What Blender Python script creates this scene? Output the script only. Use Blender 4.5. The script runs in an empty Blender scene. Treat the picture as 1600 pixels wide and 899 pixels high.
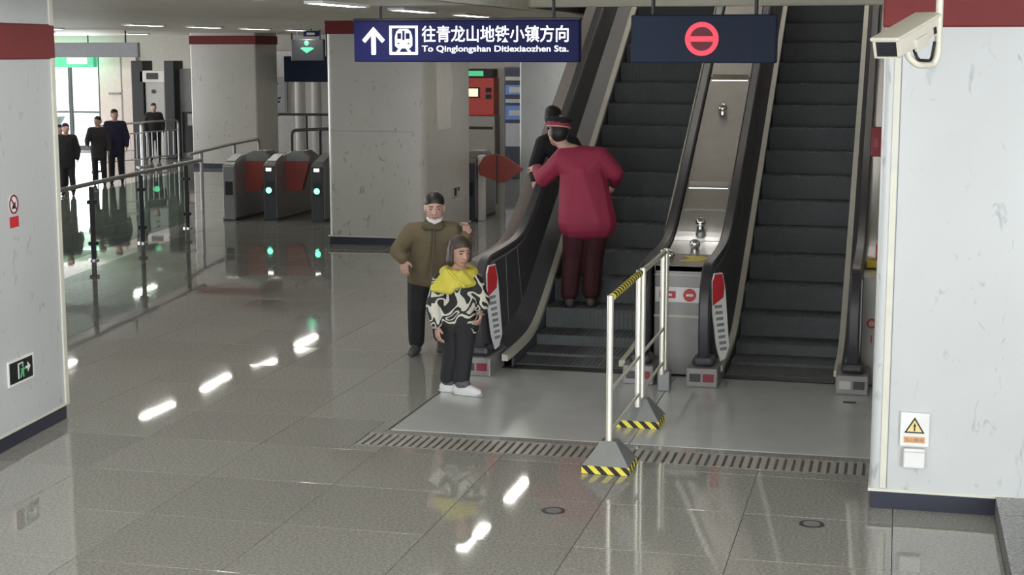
import bpy, bmesh, math, random
from mathutils import Vector, Matrix, Euler
random.seed(4)
SC = bpy.context.scene
COL = SC.collection
R = math.radians
# ------------------------------------------------------------------ camera, world, lights, exposure
YAW, PITCH, CAMH = R(13.84), math.atan(370/2440.0), 2.75
cd = bpy.data.cameras.new('camera'); cam = bpy.data.objects.new('camera', cd); COL.objects.link(cam)
cam.location = (0, 0, CAMH); cam.rotation_euler = (math.pi/2-PITCH, 0, YAW)
cd.sensor_width = 36; cd.lens = 2440/1600*36; cd.clip_end = 300
SC.camera = cam
w = bpy.data.worlds.new('sky'); SC.world = w; w.use_nodes = True
w.node_tree.nodes['Background'].inputs[0].default_value = (.93, .97, 1, 1)
w.node_tree.nodes['Background'].inputs[1].default_value = 3.0
SC.view_settings.view_transform = 'Standard'; SC.view_settings.look = 'None'
SC.view_settings.exposure = 0.0; SC.view_settings.gamma = 1; SC.view_settings.use_curve_mapping = False
def area_light(name, loc, rot, sx, sy, power, col=(1, 1, 1)):
    d = bpy.data.lights.new(name, 'AREA'); d.shape = 'RECTANGLE'; d.size = sx; d.size_y = sy; d.energy = power; d.color = col
    o = bpy.data.objects.new(name, d); COL.objects.link(o); o.location = loc; o.rotation_euler = rot; return o
# daylight through the three glazed openings of the wall behind the camera
for x, pw in ((-9, 260), (-4, 150), (1, 50)):
    area_light('entrance_daylight', (x, -5.7, 1.6), (R(90), 0, 0), 4.2, 2.8, pw, (.93, .97, 1))
# daylight through the glazed right side of the hall, level with the camera
area_light('side_daylight', (5.9, -1.6, 1.75), (0, R(90), 0), 2.7, 7.8, 1200, (.90, .96, 1))
# unseen fill light added along the far left side to lift the distant hall
area_light('left_fill_light', (-30.8, 24, 1.6), (0, R(-90), 0), 2.6, 26, 1500, (.97, .98, 1))
# daylight through the glazed doors at the far left
area_light('far_door_daylight', (-23.6, 39.7, 1.5), (R(-90), 0, 0), 4, 2.6, 420, (.95, .97, 1))
LAMP_EMIT = 33.0

# ------------------------------------------------------------------ materials
def mat(name, col, rough=.5, metal=0, var=.06, scale=8, emit=0, ecol=None, alpha=1, spec=.5, trans=0, bump=0):
    m = bpy.data.materials.new(name); m.use_nodes = True
    nt = m.node_tree; b = nt.nodes['Principled BSDF']
    b.inputs['Roughness'].default_value = rough; b.inputs['Metallic'].default_value = metal
    b.inputs['Specular IOR Level'].default_value = spec
    if trans: b.inputs['Transmission Weight'].default_value = trans
    tc = nt.nodes.new('ShaderNodeNewGeometry'); n = nt.nodes.new('ShaderNodeTexNoise'); n.inputs['Scale'].default_value = scale; n.inputs['Detail'].default_value = 4
    nt.links.new(tc.outputs['Position'], n.inputs['Vector'])
    r = nt.nodes.new('ShaderNodeMapRange'); r.inputs['To Min'].default_value = 1-var*2; r.inputs['To Max'].default_value = 1+var*2
    nt.links.new(n.outputs[0], r.inputs['Value'])
    mx = nt.nodes.new('ShaderNodeVectorMath'); mx.operation = 'SCALE'; mx.inputs[0].default_value = col[:3]
    nt.links.new(r.outputs[0], mx.inputs['Scale']); nt.links.new(mx.outputs[0], b.inputs['Base Color'])
    if emit:
        b.inputs['Emission Color'].default_value = (*(ecol or col)[:3], 1); b.inputs['Emission Strength'].default_value = emit
    if bump:
        bp = nt.nodes.new('ShaderNodeBump'); bp.inputs['Strength'].default_value = bump; bp.inputs['Distance'].default_value = .01
        nt.links.new(n.outputs[0], bp.inputs['Height']); nt.links.new(bp.outputs[0], b.inputs['Normal'])
    return m
def marble(name, col, vein):
    m = mat(name, col, .3, 0, .04, 1.5); nt = m.node_tree; b = nt.nodes['Principled BSDF']
    src = b.inputs['Base Color'].links[0].from_socket
    g = nt.nodes.new('ShaderNodeNewGeometry'); mp = nt.nodes.new('ShaderNodeMapping'); mp.inputs['Rotation'].default_value = (.5, .6, .4); mp.inputs['Scale'].default_value = (1, 1, .5)
    nt.links.new(g.outputs['Position'], mp.inputs['Vector'])
    n = nt.nodes.new('ShaderNodeTexNoise'); n.inputs['Scale'].default_value = 11; n.inputs['Detail'].default_value = 6; n.inputs['Distortion'].default_value = 1.2
    nt.links.new(mp.outputs[0], n.inputs['Vector'])
    cr = nt.nodes.new('ShaderNodeValToRGB'); e = cr.color_ramp.elements
    e[0].position = .28; e[0].color = (1, 1, 1, 1); e[1].position = .375; e[1].color = (0, 0, 0, 1)
    nt.links.new(n.outputs[0], cr.inputs[0])
    mx = nt.nodes.new('ShaderNodeMix'); mx.data_type = 'RGBA'; nt.links.new(cr.outputs[0], mx.inputs['Factor'])
    nt.links.new(src, mx.inputs[6]); mx.inputs[7].default_value = (*vein, 1)
    nt.links.new(mx.outputs[2], b.inputs['Base Color']); return m
def granite(name, a, c, rough):
    m = bpy.data.materials.new(name); m.use_nodes = True; nt = m.node_tree; b = nt.nodes['Principled BSDF']
    g = nt.nodes.new('ShaderNodeNewGeometry'); n = nt.nodes.new('ShaderNodeTexNoise'); n.inputs['Scale'].default_value = 55; n.inputs['Detail'].default_value = 3
    nt.links.new(g.outputs['Position'], n.inputs['Vector'])
    cr = nt.nodes.new('ShaderNodeValToRGB'); e = cr.color_ramp.elements; e[0].position = .38; e[0].color = (*a, 1); e[1].position = .62; e[1].color = (*c, 1)
    nt.links.new(n.outputs[0], cr.inputs[0])
    oi = nt.nodes.new('ShaderNodeObjectInfo'); mr = nt.nodes.new('ShaderNodeMapRange'); mr.inputs['To Min'].default_value = .93; mr.inputs['To Max'].default_value = 1.06
    nt.links.new(oi.outputs['Random'], mr.inputs['Value'])
    sc = nt.nodes.new('ShaderNodeVectorMath'); sc.operation = 'SCALE'; nt.links.new(cr.outputs[0], sc.inputs[0]); nt.links.new(mr.outputs[0], sc.inputs['Scale'])
    nt.links.new(sc.outputs[0], b.inputs['Base Color'])
    n2 = nt.nodes.new('ShaderNodeTexNoise'); n2.inputs['Scale'].default_value = 1.3; nt.links.new(g.outputs['Position'], n2.inputs['Vector'])
    r2 = nt.nodes.new('ShaderNodeMapRange'); r2.inputs['To Min'].default_value = rough*.6; r2.inputs['To Max'].default_value = rough*1.4
    nt.links.new(n2.outputs[0], r2.inputs['Value']); nt.links.new(r2.outputs[0], b.inputs['Roughness'])
    return m
M = dict(
 granite=granite('polished_granite', (.24, .237, .22), (.36, .355, .335), .035),
 granite_dark=granite('grey_granite', (.13, .13, .13), (.30, .30, .30), .25),
 joint=mat('floor_joint', (.13, .13, .12), .6),
 marble=marble('white_marble', (.55, .565, .575), (.39, .41, .43)),
 marble_grey=marble('grey_marble', (.52, .51, .47), (.30, .30, .28)),
 metaltrim=mat('pale_corner_trim', (.66, .65, .57), .4, .0),
 skirt=mat('dark_blue_skirting', (.022, .024, .045), .3),
 redband=mat('red_frieze', (.18, .025, .026), .5, spec=.25),
 ceil=mat('ceiling_panel', (.66, .63, .54), .6), ceil_edge=mat('cream_edge', (.82, .79, .66), .5),
 wall=mat('cream_wall', (.50, .47, .43), .5), wall_white=mat('white_wall', (.74, .72, .70), .5), pinkwall=mat('pale_pink_panel', (.75, .62, .58), .5),
 dark=mat('dark_grey', (.018, .019, .022), .5), black=mat('black', (.008, .008, .009), .45), darkframe=mat('dark_frame', (.03, .03, .035), .4),
 steel=mat('brushed_steel', (.55, .55, .56), .28, 1, .05, 30), chrome=mat('chrome', (.8, .8, .8), .08, 1),
 steel_light=mat('pale_steel_tube', (.78, .76, .66), .3, .6), landing=mat('landing_plate_steel', (.50, .52, .525), .2, .1, .05, 4),
 bronze=mat('bronze_deck', (.31, .28, .25), .45, .1), comb=mat('comb_black', (.02, .02, .022), .4),
 step=mat('step_dark', (.115, .125, .13), .6, 0, .1, 14, spec=.3), balus=mat('balustrade_dark', (.065, .065, .075), .42), rubber=mat('handrail_rubber', (.045, .043, .052), .38),
 slat=mat('grating_slat', (.34, .33, .31), .4, .15), pit=mat('grating_pit', (.10, .095, .085), .6),
 frontsteel=mat('newel_steel', (.26, .25, .25), .4, .2),
 brush=mat('pale_skirt_strip', (.56, .55, .46), .45), clad=mat('brown_cladding', (.21, .175, .165), .45), seam=mat('pale_seam', (.30, .30, .31), .4, .4),
 signblue=mat('sign_navy', (.012, .016, .11), .55, spec=.25), signblue_off=mat('sign_slate_blue', (.020, .032, .068), .55, spec=.25),
 signlit=mat('sign_lit_white', (1, 1, 1), .5, emit=1.3), redlit=mat('sign_lit_red', (.9, .06, .10), .5, emit=.75, ecol=(.85, .07, .12)), red_dim=mat('sign_dim_red', (.22, .02, .04), .5),
 white=mat('white_plastic', (.78, .78, .78), .4), cream=mat('camera_cream', (.68, .64, .55), .4), glassdark=mat('dark_lens_glass', (.02, .02, .03), .1),
 yellow=mat('hazard_yellow', (.80, .66, .07), .5), orange=mat('orange_print', (.78, .40, .16), .5), paleyellow=mat('triangle_yellow', (.85, .66, .28), .5), red=mat('red_paint', (.55, .03, .04), .4), green=mat('green_print', (.10, .50, .22), .5),
 greenlit=mat('green_lit', (.2, 1, .5), .5, emit=5, ecol=(.12, 1, .42)), whitelit=mat('white_lit', (1, 1, .95), .5, emit=2.5), greensign=mat('exit_green_lit', (.1, .5, .3), .5, emit=.5, ecol=(.05, .6, .25)),
 redbrown=mat('flap_red', (.30, .055, .045), .45), gate=mat('gate_grey', (.25, .24, .235), .35, .4), gate_dark=mat('gate_charcoal', (.04, .042, .05), .4), gate_light=mat('gate_panel', (.24, .25, .25), .35, .4), navy=mat('navy_cabinet', (.05, .055, .085), .4),
 lamp=mat('lamp_diffuser', (1, 1, .95), .5, emit=LAMP_EMIT, ecol=(1, .97, .90)),
 poster=mat('poster_paper', (.48, .49, .53), .5), reflection_pale=mat('reflection_tone', (.70, .67, .62), .5), grey=mat('mid_grey', (.25, .25, .26), .5), palegrey=mat('pale_grey', (.50, .49, .48), .5),
 screen=mat('ticket_screen', (.9, .8, .6), .4, emit=.8, ecol=(1, .85, .6)), greenscreen=mat('green_screen', (.1, .6, .3), .4, emit=.45, ecol=(.1, .7, .3)), bluescreen=mat('blue_screen', (.10, .18, .42), .4, emit=.18, ecol=(.15, .28, .6)),
 machred=mat('machine_red', (.50, .07, .06), .4), machgrey=mat('machine_grey', (.33, .31, .29), .5),
 skin=mat('skin', (.54, .33, .27), .5), skin_warm=mat('skin_warm', (.44, .26, .20), .5), lip=mat('lip', (.35, .12, .11), .5), eye=mat('eye_dark', (.015, .012, .012), .3), hair=mat('hair_black', (.012, .011, .011), .55), hairbrown=mat('hair_dark_brown', (.05, .035, .026), .55),
 olive=mat('olive_jacket', (.135, .105, .062), .8, var=.1, bump=.25), olive_dark=mat('olive_collar', (.10, .082, .05), .8), blacktrous=mat('black_trousers', (.012, .012, .015), .8, bump=.2), shoe_grey=mat('grey_shoes', (.09, .085, .085), .6), mask=mat('mask_white', (.75, .72, .72), .6),
 hood=mat('yellow_hood', (.56, .49, .06), .7, var=.1), sneaker=mat('white_sneaker', (.62, .62, .62), .6), sneaker_dark=mat('sneaker_dark', (.08, .08, .09), .6),
 staffred=mat('staff_red_jacket', (.30, .022, .062), .7, var=.08, bump=.2), stafftrous=mat('staff_maroon_trousers', (.050, .009, .014), .8), gold=mat('gold_band', (.55, .35, .25), .5),
 coat=mat('dark_coat', (.012, .012, .016), .85), coat2=mat('navy_coat', (.018, .016, .045), .85), coat3=mat('charcoal_coat', (.03, .028, .03), .85), ground=mat('outside_paving', (.75, .75, .75), .7),
)
def glass_mat():
    m = bpy.data.materials.new('railing_glass'); m.use_nodes = True; nt = m.node_tree
    b = nt.nodes['Principled BSDF']; nt.nodes.remove(b)
    t = nt.nodes.new('ShaderNodeBsdfTransparent'); t.inputs[0].default_value = (.76, .83, .80, 1)
    g = nt.nodes.new('ShaderNodeBsdfGlossy'); g.inputs['Roughness'].default_value = .03
    mx = nt.nodes.new('ShaderNodeMixShader'); mx.inputs[0].default_value = .09; nt.links.new(t.outputs[0], mx.inputs[1]); nt.links.new(g.outputs[0], mx.inputs[2])
    nt.links.new(mx.outputs[0], nt.nodes['Material Output'].inputs[0]); return m
M['glass'] = glass_mat()
def camo_mat():
    m = mat('black_white_print', (.02, .02, .02), .7); nt = m.node_tree; b = nt.nodes['Principled BSDF']
    tc = nt.nodes.new('ShaderNodeTexCoord'); n = nt.nodes.new('ShaderNodeTexNoise'); n.inputs['Scale'].default_value = 5; n.inputs['Detail'].default_value = .5; n.inputs['Distortion'].default_value = 1.6
    nt.links.new(tc.outputs['Object'], n.inputs['Vector'])
    cr = nt.nodes.new('ShaderNodeValToRGB'); cr.color_ramp.interpolation = 'CONSTANT'; e = cr.color_ramp.elements
    e[0].position = 0; e[0].color = (.012, .012, .012, 1); e[1].position = .455; e[1].color = (.55, .53, .46, 1)
    x = e.new(.52); x.color = (.012, .012, .012, 1); x = e.new(.60); x.color = (.5, .48, .42, 1); x = e.new(.66); x.color = (.012, .012, .012, 1)
    nt.links.new(n.outputs[0], cr.inputs[0]); nt.links.new(cr.outputs[0], b.inputs['Base Color']); return m
M['print'] = camo_mat()
def hazard_mat():
    m = mat('hazard_stripes', (.8, .66, .07), .5); nt = m.node_tree; b = nt.nodes['Principled BSDF']
    tc = nt.nodes.new('ShaderNodeTexCoord'); sx = nt.nodes.new('ShaderNodeSeparateXYZ'); nt.links.new(tc.outputs['Object'], sx.inputs[0])
    def op(k, a, c):
        q = nt.nodes.new('ShaderNodeMath'); q.operation = k
        for i, v in enumerate((a, c)):
            if isinstance(v, (int, float)): q.inputs[i].default_value = v
            else: nt.links.new(v, q.inputs[i])
        return q.outputs[0]
    s = op('ADD', op('ADD', sx.outputs[0], sx.outputs[1]), sx.outputs[2])
    f = op('GREATER_THAN', op('FRACT', op('MULTIPLY', op('ADD', s, 10), 11.5), 0), .5)
    mx = nt.nodes.new('ShaderNodeMix'); mx.data_type = 'RGBA'; nt.links.new(f, mx.inputs['Factor'])
    mx.inputs[6].default_value = (.74, .62, .07, 1); mx.inputs[7].default_value = (.01, .01, .01, 1)
    nt.links.new(mx.outputs[2], b.inputs['Base Color']); return m
M['hazard'] = hazard_mat()

# ------------------------------------------------------------------ geometry helpers
def BM(): return bmesh.new()
def box(bm, x0, x1, y0, y1, z0, z1):
    v = [bm.verts.new((x, y, z)) for x in (x0, x1) for y in (y0, y1) for z in (z0, z1)]
    for f in ((0, 1, 3, 2), (4, 6, 7, 5), (0, 4, 5, 1), (2, 3, 7, 6), (0, 2, 6, 4), (1, 5, 7, 3)): bm.faces.new([v[i] for i in f])
    return bm
def bbox(x0, x1, y0, y1, z0, z1, bev=.01, seg=2):
    bm = box(BM(), x0, x1, y0, y1, z0, z1)
    bmesh.ops.bevel(bm, geom=bm.edges[:], offset=bev, segments=seg, affect='EDGES', profile=.5); return bm
def cyl(bm, p0, p1, r, seg=12, r1=None):
    p0 = Vector(p0); p1 = Vector(p1); d = p1-p0; r1 = r if r1 is None else r1
    q = d.to_track_quat('Z', 'Y'); a = []; b = []
    for i in range(seg):
        t = 2*math.pi*i/seg; e = Vector((math.cos(t), math.sin(t), 0))
        a.append(bm.verts.new(p0+q@(e*r))); b.append(bm.verts.new(p1+q@(e*r1)))
    for i in range(seg):
        j = (i+1) % seg; bm.faces.new((a[i], a[j], b[j], b[i]))
    bm.faces.new(a[::-1]); bm.faces.new(b); return bm
def tube(bm, pts, r, seg=10):
    pts = [Vector(p) for p in pts]; rings = []; up = None
    for i, p in enumerate(pts):
        d = (pts[min(i+1, len(pts)-1)]-pts[max(i-1, 0)]).normalized()
        if up is None: up = d.orthogonal().normalized()
        up = (up-d*up.dot(d)).normalized(); s = d.cross(up)
        rings.append([bm.verts.new(p+(up*math.cos(2*math.pi*k/seg)+s*math.sin(2*math.pi*k/seg))*r) for k in range(seg)])
    for a, b in zip(rings, rings[1:]):
        for k in range(seg): bm.faces.new((a[k], a[(k+1) % seg], b[(k+1) % seg], b[k]))
    bm.faces.new(rings[0][::-1]); bm.faces.new(rings[-1]); return bm
def roundpath(pts, r, n=5):
    pts = [Vector(p) for p in pts]; out = [pts[0]]
    for a, b, c in zip(pts, pts[1:], pts[2:]):
        u = (a-b).normalized(); v = (c-b).normalized(); k = min(r, (a-b).length*.49, (c-b).length*.49)
        s, e = b+u*k, b+v*k
        for i in range(n+1):
            t = i/n; out.append(s*(1-t)**2+b*2*t*(1-t)+e*t*t)
    return out+[pts[-1]]
def prism(bm, pts, axis, a, b):
    def P(p, t): return {'x': (t, p[0], p[1]), 'y': (p[0], t, p[1]), 'z': (p[0], p[1], t)}[axis]
    A = [bm.verts.new(P(p, a)) for p in pts]; B = [bm.verts.new(P(p, b)) for p in pts]; n = len(pts)
    bm.faces.new(A); bm.faces.new(B[::-1])
    for i in range(n): bm.faces.new((A[i], B[i], B[(i+1) % n], A[(i+1) % n]))
    return bm
def loft(bm, ys, fn):
    rings = [[bm.verts.new((x, y, z)) for x, z in fn(y)] for y in ys]; n = len(rings[0])
    for a, b in zip(rings, rings[1:]):
        for k in range(n): bm.faces.new((a[k], a[(k+1) % n], b[(k+1) % n], b[k]))
    bm.faces.new(rings[0][::-1]); bm.faces.new(rings[-1]); return bm
def ring(bm, c, r0, r1, y0, y1, seg=32):
    V = []
    for i in range(seg):
        t = 2*math.pi*i/seg; ct, st = math.cos(t), math.sin(t)
        V.append([bm.verts.new((c[0]+ct*r, y, c[1]+st*r)) for r, y in ((r0, y0), (r1, y0), (r1, y1), (r0, y1))])
    for i in range(seg):
        a, b = V[i], V[(i+1) % seg]
        for k in range(4): bm.faces.new((a[k], a[(k+1) % 4], b[(k+1) % 4], b[k]))
    return bm
def sphere(bm, c, r, u=14, v=10):
    m = Matrix.Translation(c) @ Matrix.Diagonal((*(r if isinstance(r, (tuple, list)) else (r, r, r)), 1))
    bmesh.ops.create_uvsphere(bm, u_segments=u, v_segments=v, radius=1, matrix=m); return bm
def wloc(o):
    v = Vector((0, 0, 0))
    while o: v += o.location; o = o.parent
    return v
def obj(name, bm, m, parent=None, local=False, smooth=False):
    bmesh.ops.recalc_face_normals(bm, faces=bm.faces[:])
    if parent and not local:
        bmesh.ops.translate(bm, verts=bm.verts[:], vec=-wloc(parent))
    me = bpy.data.meshes.new(name); bm.to_mesh(me); bm.free(); me.materials.append(M[m])
    if smooth:
        me.polygons.foreach_set('use_smooth', [True]*len(me.polygons))
        if smooth != 'all': me.set_sharp_from_angle(angle=R(40))
    o = bpy.data.objects.new(name, me); COL.objects.link(o)
    if parent: o.parent = parent
    return o
def thing(name, label, cat, loc=(0, 0, 0), group=None, rz=0, kind=None):
    o = bpy.data.objects.new(name, None); COL.objects.link(o); o.location = loc; o.rotation_euler = (0, 0, rz); o.empty_display_size = .1
    o['label'] = label; o['category'] = cat
    if group: o['group'] = group
    if kind: o['kind'] = kind
    return o
def tag(o, label, cat=None, kind=None, group=None):
    o['label'] = label
    if cat: o['category'] = cat
    if kind: o['kind'] = kind
    if group: o['group'] = group
    return o
def piece(src, parent, loc, rot=(0, 0, 0)):
    o = src.copy(); COL.objects.link(o); o.parent = parent; o.location = loc; o.rotation_euler = rot; return o
def text(name, s, x0, x1, z0, z1, y, m, parent, bold=0.0, extrude=.002):
    c = bpy.data.curves.new(name, 'FONT'); c.body = s; c.size = 1; c.offset = bold; c.resolution_u = 3
    t = bpy.data.objects.new(name, c); COL.objects.link(t)
    bpy.context.view_layer.update()
    me = bpy.data.meshes.new_from_object(t.evaluated_get(bpy.context.evaluated_depsgraph_get()))
    bpy.data.objects.remove(t)
    bm = BM(); bm.from_mesh(me)
    xs = [v.co.x for v in bm.verts]; ys = [v.co.y for v in bm.verts]
    ax, bx, ay, by = min(xs), max(xs), min(ys), max(ys)
    g = bmesh.ops.extrude_face_region(bm, geom=bm.faces[:])
    ext = {e for e in g['geom'] if isinstance(e, bmesh.types.BMVert)}
    for v in bm.verts:
        u = (v.co.x-ax)/(bx-ax)*(x1-x0)+x0; q = (v.co.y-ay)/(by-ay)*(z1-z0)+z0; dep = y-(extrude if v in ext else 0)
        v.co = (u, dep, q)
    return obj(name, bm, m, parent)

# ------------------------------------------------------------------ large structure
def project(x, y, z):
    dz = z-CAMH; fh = -x*math.sin(YAW)+y*math.cos(YAW); rr = x*math.cos(YAW)+y*math.sin(YAW)
    dpt = fh*math.cos(PITCH)-dz*math.sin(PITCH); up = fh*math.sin(PITCH)+dz*math.cos(PITCH)
    return (800+2440*rr/dpt, 449.5-2440*up/dpt, dpt) if dpt > .1 else (1e9, 1e9, dpt)
bm = BM(); box(bm, -31, 6, -6, 42, -.30, -.012)
floor = tag(obj('floor', bm, 'joint'), 'polished grey granite floor of the station hall', kind='structure')
T, X0, Y0 = .87, .05, 10.02-.87*20
cells = []
for i in range(-36, 7):
    for j in range(0, 60):
        x0 = X0+i*T; y0 = Y0+j*T
        x1 = min(x0+T, 6); y1 = min(y0+T, 42)
        if x0 < -31 or y0 > 42: continue
        rects = [(x0, x1, y0, y1)]
        for (a, b, c, d) in ((-3.66, -.06, 10.17, 10.53), (-3.56, .02, 10.63, 26.0), (.64, 6, 5.5, 9.95)):
            out = []
            for (p, q, r_, s) in rects:
                if q <= a or p >= b or s <= c or r_ >= d: out.append((p, q, r_, s)); continue
                if p < a: out.append((p, a, r_, s))
                if q > b: out.append((b, q, r_, s))
                if r_ < c: out.append((max(p, a), min(q, b), r_, c))
                if s > d: out.append((max(p, a), min(q, b), d, s))
            rects = [k for k in out if k[1]-k[0] > .015 and k[3]-k[2] > .015]
        for k in rects: cells.append(k)
def key(k):
    u, v, d = project((k[0]+k[1])/2, (k[2]+k[3])/2, 0)
    vis = -90 < u < 1690 and 60 < v < 1000
    return (0 if vis else 1, abs(d))
cells.sort(key=key)
tile_mesh = {}
rest = BM()
for n, (a, b, c, d) in enumerate(cells):
    g = .0018
    if n < 290:
        kx = (round(b-a, 3), round(d-c, 3))
        if kx not in tile_mesh:
            hx, hy = (b-a)/2-g, (d-c)/2-g
            t = BM(); box(t, -hx, hx, -hy, hy, -.02, 0)
            bmesh.ops.bevel(t, geom=[e for e in t.edges if all(v.co.z > -.001 for v in e.verts)], offset=.0018, segments=1, affect='EDGES')
            o = obj('tile', t, 'granite', floor, local=True); tile_mesh[kx] = o.data
        else:
            o = bpy.data.objects.new('tile', tile_mesh[kx]); COL.objects.link(o); o.parent = floor
        o.location = ((a+b)/2, (c+d)/2, random.uniform(-.0004, .0004)); o.rotation_euler = (random.gauss(0, .0016), random.gauss(0, .0016), 0)
    else:
        tx, ty = random.gauss(0, .0014), random.gauss(0, .0014); mx, my = (a+b)/2, (c+d)/2
        V = [rest.verts.new((x, y, (x-mx)*tx+(y-my)*ty)) for x, y in ((a+g, c+g), (b-g, c+g), (b-g, d-g), (a+g, d-g))]
        rest.faces.new(V)
o = obj('distant_tiles', rest, 'granite', floor); o['kind'] = 'stuff'

# outside ground and hall shell
tag(obj('outside_ground', box(BM(), -60, 20, 42, 90, -.3, -.05), 'ground'), 'pale paving outside the far glass doors', kind='structure')
H, H2 = 3.2, 3.46
bm = BM()
box(bm, -31, -3.8, -6, 42, H, H+.25); box(bm, .06, 6, 16.2, 42, H, H+.25); box(bm, -3.8, 6, -6, 16.2, H2, H2+.1);  box(bm, -3.8, .06, 23.5, 42, H, H+.25)
ceiling = tag(obj('ceiling', bm, 'dark'), 'low tan panelled ceiling over the hall', kind='structure')
def cpanel(x0, x1, y0, y1, h=H):
    return obj('ceiling_panel', bbox(x0+.006, x1-.006, y0+.006, y1-.006, h-.03, h, .004, 1), 'ceil', ceiling)
for i in range(12):
    xa = -31+i*2.2667; xb = xa+2.2667
    for (ya, yb) in ((-6, 6), (6, 13), (13, 16.2), (16.2, 19), (19, 23.5), (23.5, 28), (28, 33), (33, 42)): cpanel(xa, xb, ya, yb)
for (xa, xb) in ((-3.8, -1.9), (-1.9, .06), (.06, 2), (2, 6)):
    for (ya, yb) in ((-6, 3), (3, 9), (9, 12.5), (12.5, 16.1)): cpanel(xa, xb, ya, yb, H2)
cpanel(.06, 6, 16.2, 42); cpanel(-3.8, .06, 23.5, 42)
tag(obj('trim_1', bbox(-3.86, 6, 16.12, 16.24, H-.0, H2+.1, .008, 1), 'ceil_edge'), 'cream lip along the front edge of the escalator opening', kind='structure')
tag(obj('trim_2', bbox(-3.86, -3.79, -6, 16.12, H-.03, H2, .006, 1), 'ceil_edge'), 'cream step between the low and the raised ceiling', kind='structure')
bm = BM(); box(bm, -3.98, -3.86, 16.24, 23.5, H, 7.2); box(bm, .1, .22, 16.24, 23.5, H, 7.2); box(bm, -3.98, .22, 16.08, 16.2, H+.33, 7.2); box(bm, -3.98, .22, 29.5, 29.6, H, 7.2); box(bm, -3.98, .22, 16, 29.6, 7.2, 7.3); box(bm, -3.98, -3.86, 23.5, 29.6, H+.25, 7.2); box(bm, .1, .22, 23.5, 29.6, H+.25, 7.2)
tag(obj('wall_upper', bm, 'wall'), 'walls of the stairwell above the escalators', kind='structure')
tag(obj('floor_upper', box(BM(), -3.86, .1, 21.9, 29.5, 4.2, 4.4), 'granite'), 'upper floor where the escalators arrive', kind='structure')
# walls
bm = BM(); box(bm, -31.2, -31, -6, 10.8, 0, H); box(bm, -31.2, -31, 37.2, 42, 0, H); box(bm, -31.2, -31, 10.8, 37.2, 0, .25); box(bm, -31.2, -31, 10.8, 37.2, 2.95, H)
tag(obj('wall_left', bm, 'wall'), 'cream wall at the far left with a long opening added for the fill light', kind='structure')
bm = BM(); box(bm, 6, 6.2, -6, -5.6, 0, H2); box(bm, 6, 6.2, 2.4, 42, 0, H2); box(bm, 6, 6.2, -5.6, 2.4, 0, .35); box(bm, 6, 6.2, -5.6, 2.4, 3.15, H2)
tag(obj('wall_right', bm, 'wall_white'), 'white wall with a glazed opening at the right of the hall', kind='structure')
tag(obj('wall_escalator_side', box(BM(), .03, .2, 10.5, 28, 0, H), 'marble_grey'), 'marble wall along the right side of the escalators', kind='structure')
bm = BM()
for x0, x1 in ((-31, -11.2), (-6.8, -6.2), (-1.8, -1.2), (3.2, 6)): box(bm, x0, x1, -6.2, -6, 0, H)
box(bm, -11.2, 3.2, -6.2, -6, 3.0, H)
tag(obj('wall_back', bm, 'wall_white'), 'white wall with glazed openings behind the camera', kind='structure')
FY = 40.0
bm = BM(); box(bm, -31, -26.2, FY, FY+.2, 0, H); box(bm, -21.7, -12.0, FY, FY+.2, 0, H); box(bm, -12.0, 6, FY, FY+.2, 0, H); box(bm, -26.2, -21.7, FY, FY+.2, 2.75, H)
wf = tag(obj('wall_far', bm, 'wall'), 'far cream wall beyond the ticket gates', kind='structure')
obj('pink_panel', bbox(-21.68, -20.55, FY-.1, FY+.0, 0, 2.75, .01, 1), 'pinkwall', wf); obj('panel_joint', box(BM(), -21.03, -20.99, FY-.108, FY-.1, 0, 2.75), 'grey', wf)
obj('panel_rail', box(BM(), -21.4, -21.05, FY-.14, FY-.1, 1.55, 1.6), 'grey', wf)
obj('white_panel', bbox(-17.3, -13.2, FY-.1, FY, 0, 2.75, .01, 1), 'wall_white', wf)
# glass doors far left (daylight outside)
d1 = tag(obj('door_1', (lambda b: [box(b, x, x+.09, FY+.02, FY+.12, 0, 2.75) for x in (-26.2, -25.05, -24.0, -22.72, -21.79)] and box(b, -26.2, -21.7, FY+.02, FY+.12, 2.68, 2.75) and box(b, -26.2, -21.7, FY+.02, FY+.12, 0, .1) and box(b, -26.2, -21.7, FY+.03, FY+.1, 1.02, 1.07))(BM()), 'darkframe'), 'tall glazed doors full of daylight at the far left', kind='structure')
for x, wd in ((-26.11, 1.06), (-24.96, .96), (-23.91, 1.19), (-22.63, .84)): obj('pane', box(BM(), x, x+wd, FY+.06, FY+.07, .1, 2.68), 'glass', d1)
bm = BM(); tube(bm, [(-25.2, 43, 0), (-22.9, 43, 3.6)], .12); tag(obj('outdoor_brace', bm, 'palegrey'), 'pale slanting steel brace outside the glass doors', 'brace')

# columns -------------------------------------------------------------
def column(label, x0, x1, y0, y1, m, band, bandh=.26, skirt=.11, skirtout=.0, trimx=None, bev=.05, nm='column', top=3.2):
    c = thing(nm, label, None, (x0, y0, 0), kind='structure'); del c['category']
    bm = box(BM(), x0, x1, y0, y1, skirt, top)
    bmesh.ops.bevel(bm, geom=[e for e in bm.edges if abs(e.verts[0].co.z-e.verts[1].co.z) > 1], offset=bev, segments=4, affect='EDGES', profile=.5)
    obj('marble_cladding', bm, m, c, smooth=True)
    bm = box(BM(), x0+.012, x1-.012, y0+.012, y1-.012, 0, skirt)
    obj('baseboard', bm, 'skirt', c)
    bm = BM(); box(bm, x0-.006, x1+.006, y0-.006, y1+.006, skirt, skirt+.018); obj('base_trim', bm, 'metaltrim', c)
    if band: obj('red_frieze', bbox(x0-.012, x1+.012, y0-.012, y1+.012, band, band+bandh, .01, 1), 'redband', c)
    return c
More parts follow.
